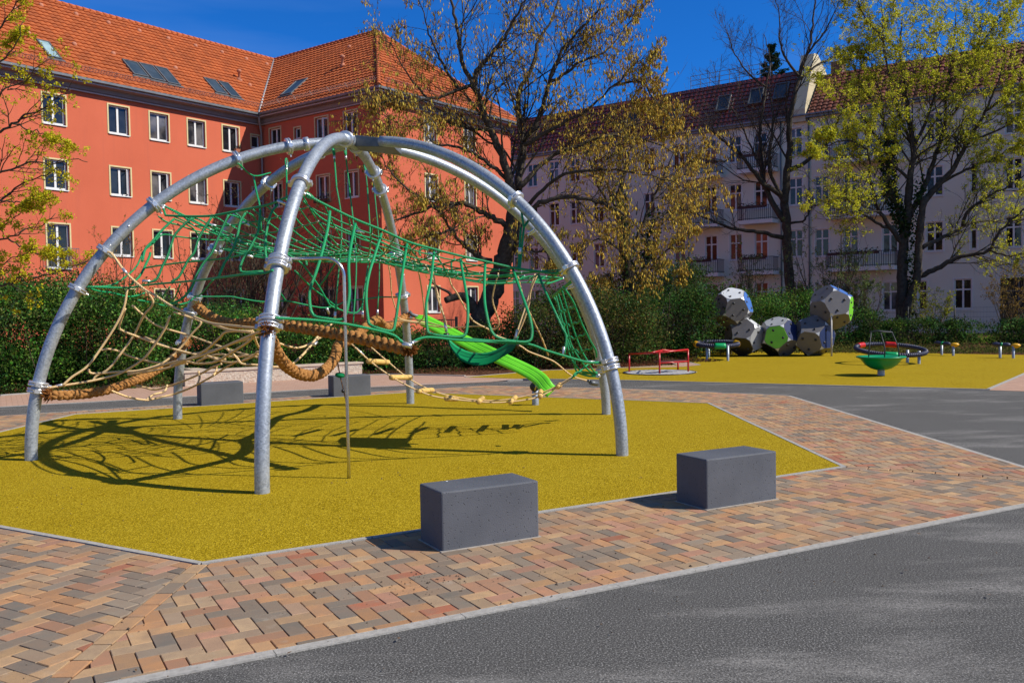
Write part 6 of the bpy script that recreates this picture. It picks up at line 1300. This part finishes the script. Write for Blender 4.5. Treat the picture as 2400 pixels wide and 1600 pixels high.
twiggy('budding_shrub', 'small yellow green shrub before the grey wall right of the maple', 'shrub', 2190, 790, 37.5, 2.6, 1.6, 8, A3([(.22, .26, .03), (.3, .28, .03)]), 1, .07)
twiggy('budding_shrub', 'pale green airy shrub between the polyhedra and the grey house balcony', 'shrub', 1945, 800, 42, 5.2, 3.4, 14, A3([(.24, .27, .10), (.18, .22, .08)]), 2, .07)
twiggy('budding_shrub', 'pale airy shrub just left of the tall bare tree', 'shrub', 1760, 800, 42, 4.8, 2.0, 8, A3([(.2, .23, .08), (.16, .2, .07)]), 1, .07)
twiggy('budding_shrub', 'grey green shrub behind the green bowl', 'shrub', 2030, 800, 38, 3.6, 1.6, 8, A3([(.10, .14, .05), (.14, .18, .06)]), 2, .07)
twiggy('bare_tree', 'fine bare treetop on the skyline left of the grey roof', 'tree', 1520, 800, 66, 19.5, 10, 9, None)
twiggy('bare_tree', 'wide bare treetop behind the left end of the grey roof', 'tree', 1640, 800, 76, 20.5, 12, 10, None)
twiggy('bare_tree', 'pale budding treetop rising behind the grey roof at the right', 'tree', 2060, 780, 78, 24.0, 12, 10, A3([(.25, .28, .08)]), 1, .2)
# dark pine behind the roof
pt = thing('pine_tree', 'dark pine treetop rising behind the grey house roof terrace', 'conifer'); b = at(1810, 300, 76); b[2] = 0; m = MB(); m.tube([b, b + ZU * 23.6], [.35, .05], 8); m.build('trunk', BARK, pt)
n_ = 5200; zz = rng.uniform(0, 1, n_); lay = np.floor(zz * 9) / 9; rr_ = (1 - lay) * 3.2 * (.4 + .6 * (zz * 9 % 1)) * rng.uniform(.5, 1, n_); th = rng.uniform(0, 6.28, n_) ; th = th + .5 * np.sin(th * 3 + lay * 20)
P = b + np.stack([rr_ * np.cos(th), rr_ * np.sin(th), 17.5 + zz * 6.3 - rr_ * .12], 1); leafs(P, .34, A3([(.012, .03, .016), (.02, .045, .02)]), 'crown', pt, None, .35)

# --- leafy shrubs and hedges: many leaves through each volume over dark stems
def shrub(label, c, size, n_, pal, leaf=.07, name='shrub', cat='shrub', group=None, wts=None, flowers=None, lump=.25, dark=True):
    t = thing(name, label, cat, group); c = A3([c[0], c[1], 0.]); sx, sy, sz_ = size
    k = 26; base = c + rng.uniform(-.5, .5, (k, 3)) * A3([sx, sy, 0]) * .8; top = base + np.c_[rng.normal(0, .25, (k, 2)), rng.uniform(.6, .95, k) * sz_]; tt = np.linspace(0, 1, 5)[None, :, None]
    P = base[:, None] * (1 - tt) + top[:, None] * tt; P[:, 1:] += rng.normal(0, .05, (k, 4, 3)); R_ = np.linspace(.016, .005, 5)[None] * np.ones((k, 1)); m = MB(); m.tubes(P, R_, 4); a = grow(P, R_, 6, .2, 1, .4, .6, 45, 4, .15, .1, rmin=.004); m.tubes(*a, 3); m.build('stems', BARK2, t)
    # leaves gather in clumps over an uneven shell
    q = rng.normal(0, 1, (int(n_ * 1.35 / 28), 3)); q /= np.linalg.norm(q, axis=1)[:, None]; q[:, 2] = np.abs(q[:, 2]) ** .8 * np.sign(q[:, 2]); rad_ = rng.uniform(.55, 1.02, len(q)) ** .6 * (1 + lump * rng.normal(0, .5, len(q)).clip(-1, 1.3))
    C_ = c + np.sign(q) * np.abs(q) ** .75 * rad_[:, None] * A3([sx / 2, sy / 2, sz_ / 2]) + A3([0, 0, sz_ / 2]); C_ = C_[C_[:, 2] > .03]
    L_ = np.repeat(C_, 28, 0) + rng.normal(0, 1, (len(C_) * 28, 3)) * A3([.15, .15, .12]) * min(1.2, max(.7, sz_ / 1.6)); kp = L_[:, 2] > .02; tn = (np.repeat(np.exp(rng.normal(0, .38, len(C_))).clip(.45, 1.9), 28)[kp])[:, None] * np.repeat(np.exp(rng.normal(0, 1, (len(C_), 3)) * A3([.28, .10, .25])), 28, 0)[kp]; L_ = L_[kp]
    leafs(L_, leaf, pal, 'foliage', t, None, .62, None, .35, wts, .5, tn)
    if flowers is not None:
        s_ = C_[(C_[:, 2] > sz_ * .3)]; s_ = s_[rng.integers(0, len(s_), flowers[1])] + rng.normal(0, .15, (flowers[1], 3)) - A3([0, .12, 0]); blossoms(s_, flowers[2], flowers[0], 'blossoms', t, 6, .6)
    return t
GR1 = A3([(.055, .14, .022), (.085, .19, .03), (.035, .09, .018), (.13, .22, .045), (.05, .08, .025)]); GR2 = A3([(.03, .075, .018), (.05, .11, .025), (.07, .12, .03), (.03, .05, .018)]); GR3 = A3([(.09, .11, .03), (.06, .11, .025), (.13, .12, .04), (.05, .08, .02)])
hs_ = [('tall dark shrub mass behind the left hedge, by the left dome leg', (-13.0, 24.6), (4.6, 2.4, 2.85), 20000, GR2, None), ('dark shrub behind the middle of the left hedge', (-9.4, 26.4), (4.4, 2.4, 2.1), 16000, GR2, None),
 ('dense dark green hedge shrub at the left edge with pale flower heads', (-12.6, 21.7), (3.8, 2.6, 2.6), 30000, GR1, (A3([(.55, .52, .16), (.5, .5, .25)]), 70, .045)),
 ('dense green hedge shrub second from the left edge', (-10.3, 22.6), (3.2, 2.4, 2.35), 27000, GR1, None),
 ('dense green hedge shrub behind the tan net', (-8.2, 24.2), (3.2, 2.2, 1.8), 21000, GR1, None),
 ('green hedge shrub behind the left end of the stone wall', (-6.2, 25.7), (3.0, 1.9, 1.4), 16000, GR1, None),
 ('green hedge shrub behind the right end of the stone wall', (-4.1, 26.9), (2.8, 1.9, 1.25), 14000, GR1, None),
 ('dark hedge shrub between the near dome leg and the lime ramp', (-2.5, 27.2), (2.6, 1.8, 1.1), 8000, GR2, None),
 ('low hedge shrub just left of the leaning tree trunk', (-.5, 27.4), (2.4, 1.8, 1.25), 8000, GR2, None),
 ('hedge shrub behind the swing seat', (1.1, 27.2), (2.8, 2.0, 1.9), 10000, GR3, None),
 ('hedge shrub behind the ladder net', (3.1, 28.4), (3.0, 2.2, 2.0), 12000, GR3, None),
 ('tall green shrub behind the two right dome legs', (2.4, 31.5), (3.4, 2.2, 2.5), 11000, GR3, None),
 ('dark shrub right of the near right dome leg', (5.3, 30.5), (3.0, 2.4, 2.2), 11000, GR2, None),
 ('dark shrub behind the red carousel', (7.2, 32.6), (3.0, 2.2, 2.4), 11000, GR2, None),
 ('round dark laurel left of the polyhedra', (7.0, 37.5), (2.4, 2.2, 3.5), 12000, GR2, None),
 ('yellow flowering shrub beside the ivy covered stem', (4.3, 34.5), (2.2, 1.6, 3.2), 6000, A3([(.16, .14, .03), (.22, .16, .02), (.08, .09, .02)]), None),
 ('bushy green shrub behind the leftmost polyhedron', (9.3, 35.5), (3.2, 2.0, 2.1), 10000, GR1, None),
 ('bushy green shrub between the tall bare tree and the polyhedra', (11.8, 37.5), (3.6, 2.2, 2.3), 12000, GR1, None),
 ('dark ivy mound at the foot of the bare tree', (13.2, 35.8), (3.0, 2.0, 1.5), 8000, GR2, None)]
for lb, c, s_, n_, pal, fl_ in hs_: shrub(lb, c, s_, n_, pal, .074 if c[1] < 28 else .085, 'hedge_shrub', 'hedge shrub', 'shrubs of the border hedge', flowers=fl_)
shrub('low dark hedge running behind the green bowl', (16.2, 36.2), (5.0, 1.6, 1.05), 9000, GR2, .09, 'low_hedge', 'hedge'); shrub('low dark hedge at the right edge behind the balance bars', (20.6, 33.6), (5.4, 1.6, 1.05), 9000, GR2, .09, 'low_hedge', 'hedge')
# ground cover strips: leaves close to the soil
def cover(label, A_, B_, wd, n_, pal, h, leaf=.06, name='ground_cover'):
    A_, B_ = A3([*A_, 0.]), A3([*B_, 0.]); e = B_ - A_; f = A3([-e[1], e[0], 0]) / np.linalg.norm(e); P = A_ + rng.uniform(0, 1, (n_, 1)) * e + rng.uniform(0, wd, (n_, 1)) * f
    P[:, 2] = np.abs(rng.normal(0, h, n_)) * (.5 + .8 * np.abs(np.sin(P[:, 0] * 2.3) * np.cos(P[:, 1] * 1.7))); o = leafs(P, leaf, pal, name, None, None, .6, None, .35, None, .6); tag(o, label, 'ground cover', kind='stuff')
g1 = gnd(1600, 826); g2 = gnd(2400, 831)
cover('green and yellowish ground cover along the far edge of the play surface', (7.5, 33.2), (20.5, 27.5), 2.6, 17000, A3([(.10, .12, .03), (.16, .15, .04), (.06, .08, .02)]), .16)
cover('bright green ground cover in front of the grey house', (15.5, 39.5), (24, 35), 3.5, 9000, A3([(.14, .24, .03), (.10, .2, .03), (.2, .25, .05)]), .22, .09)
cover('dry leaves and low green plants under the middle hedge', (-4.2, 24.9), (6.5, 27.9), 2.4, 14000, A3([(.12, .055, .025), (.16, .08, .04), (.06, .09, .02), (.09, .045, .025)]), .045, .06)
cover('low green plants at the foot of the left hedge', (-15, 18.9), (-8.3, 21.8), 1.4, 9000, A3([(.05, .10, .02), (.08, .12, .03), (.14, .07, .03)]), .10, .06)
cover('reddish bark chips in the bed beside the red carousel', (2.9, 25.7), (4.9, 26.6), 3.0, 5000, A3([(.16, .06, .03), (.10, .04, .02), (.22, .10, .05)]), .02, .05)
cover('dark undergrowth below the red house', (-16, 27), (6, 34), 7, 22000, GR2, .17, .10)
# wire fences behind the hedges
def fence(label, a, b, n_, h, mat, wire=True):
    t = thing('wire_fence', label, 'fence'); a = A3([*a, 0.]); b = A3([*b, 0.]); e = b - a
    for i in range(n_ + 1): m = MB(); p = a + e * i / n_; m.tube([p, p + ZU * h], .03, 6); m.build('post', mat, t)
    m = MB()
    for z_ in np.arange(.1, h, .2): m.tube([a + ZU * z_, b + ZU * z_], .004, 4)
    ln = np.linalg.norm(e); k = int(ln / .12)
    for i in range(k): p = a + e * i / k; m.tube([p + ZU * .08, p + ZU * (h - .05)], .0028, 3)
    m.build('wire_mesh', mat, t)
FG = simple('green fence paint', (.01, .06, .035), (.01, .05, .03)); FB = simple('dark fence paint', (.02, .025, .025))
fence('dark green wire fence inside the left hedge', (-13.5, 23.4), (-6.0, 27.2), 4, 1.6, FG); fence('dark wire fence before the grey house at the right', (15.6, 39.8), (25.5, 35.2), 6, 1.6, FB)
t = thing('metal_railing', 'short dark metal railing at the foot of the red gable wall', 'railing'); a = at(1000, 760, 38); b = at(1066, 760, 38); a[2] = b[2] = 0; m = MB(); e = (b - a)
for z_ in (.25, 1.35): m.span(a + ZU * z_, e, ZU * .04, A3([0, .03, 0]))
for i in range(12): m.span(a + e * i / 11.5 + ZU * 0, A3([.02, 0, 0]), A3([0, .02, 0]), ZU * 1.4)
m.build('bars', FB, t); m = MB(); m.span(b, A3([.12, 0, 0]), A3([0, .12, 0]), ZU * 1.5); m.build('post', FB, t)
t = thing('nest_box', 'small green box hanging on the ivy covered stem', 'nest box'); m = MB(); m.box(at(1505, 708, 33.0), (.10, .12, .18)); weld_bevel(m.build('box_body', simple('green box', (.0, .35, .14)), t), .01, 1); m = MB(); m.box(at(1505, 701, 33.0), (.15, .17, .03)); m.build('lid', simple('green box', (.0, .35, .14)), t)
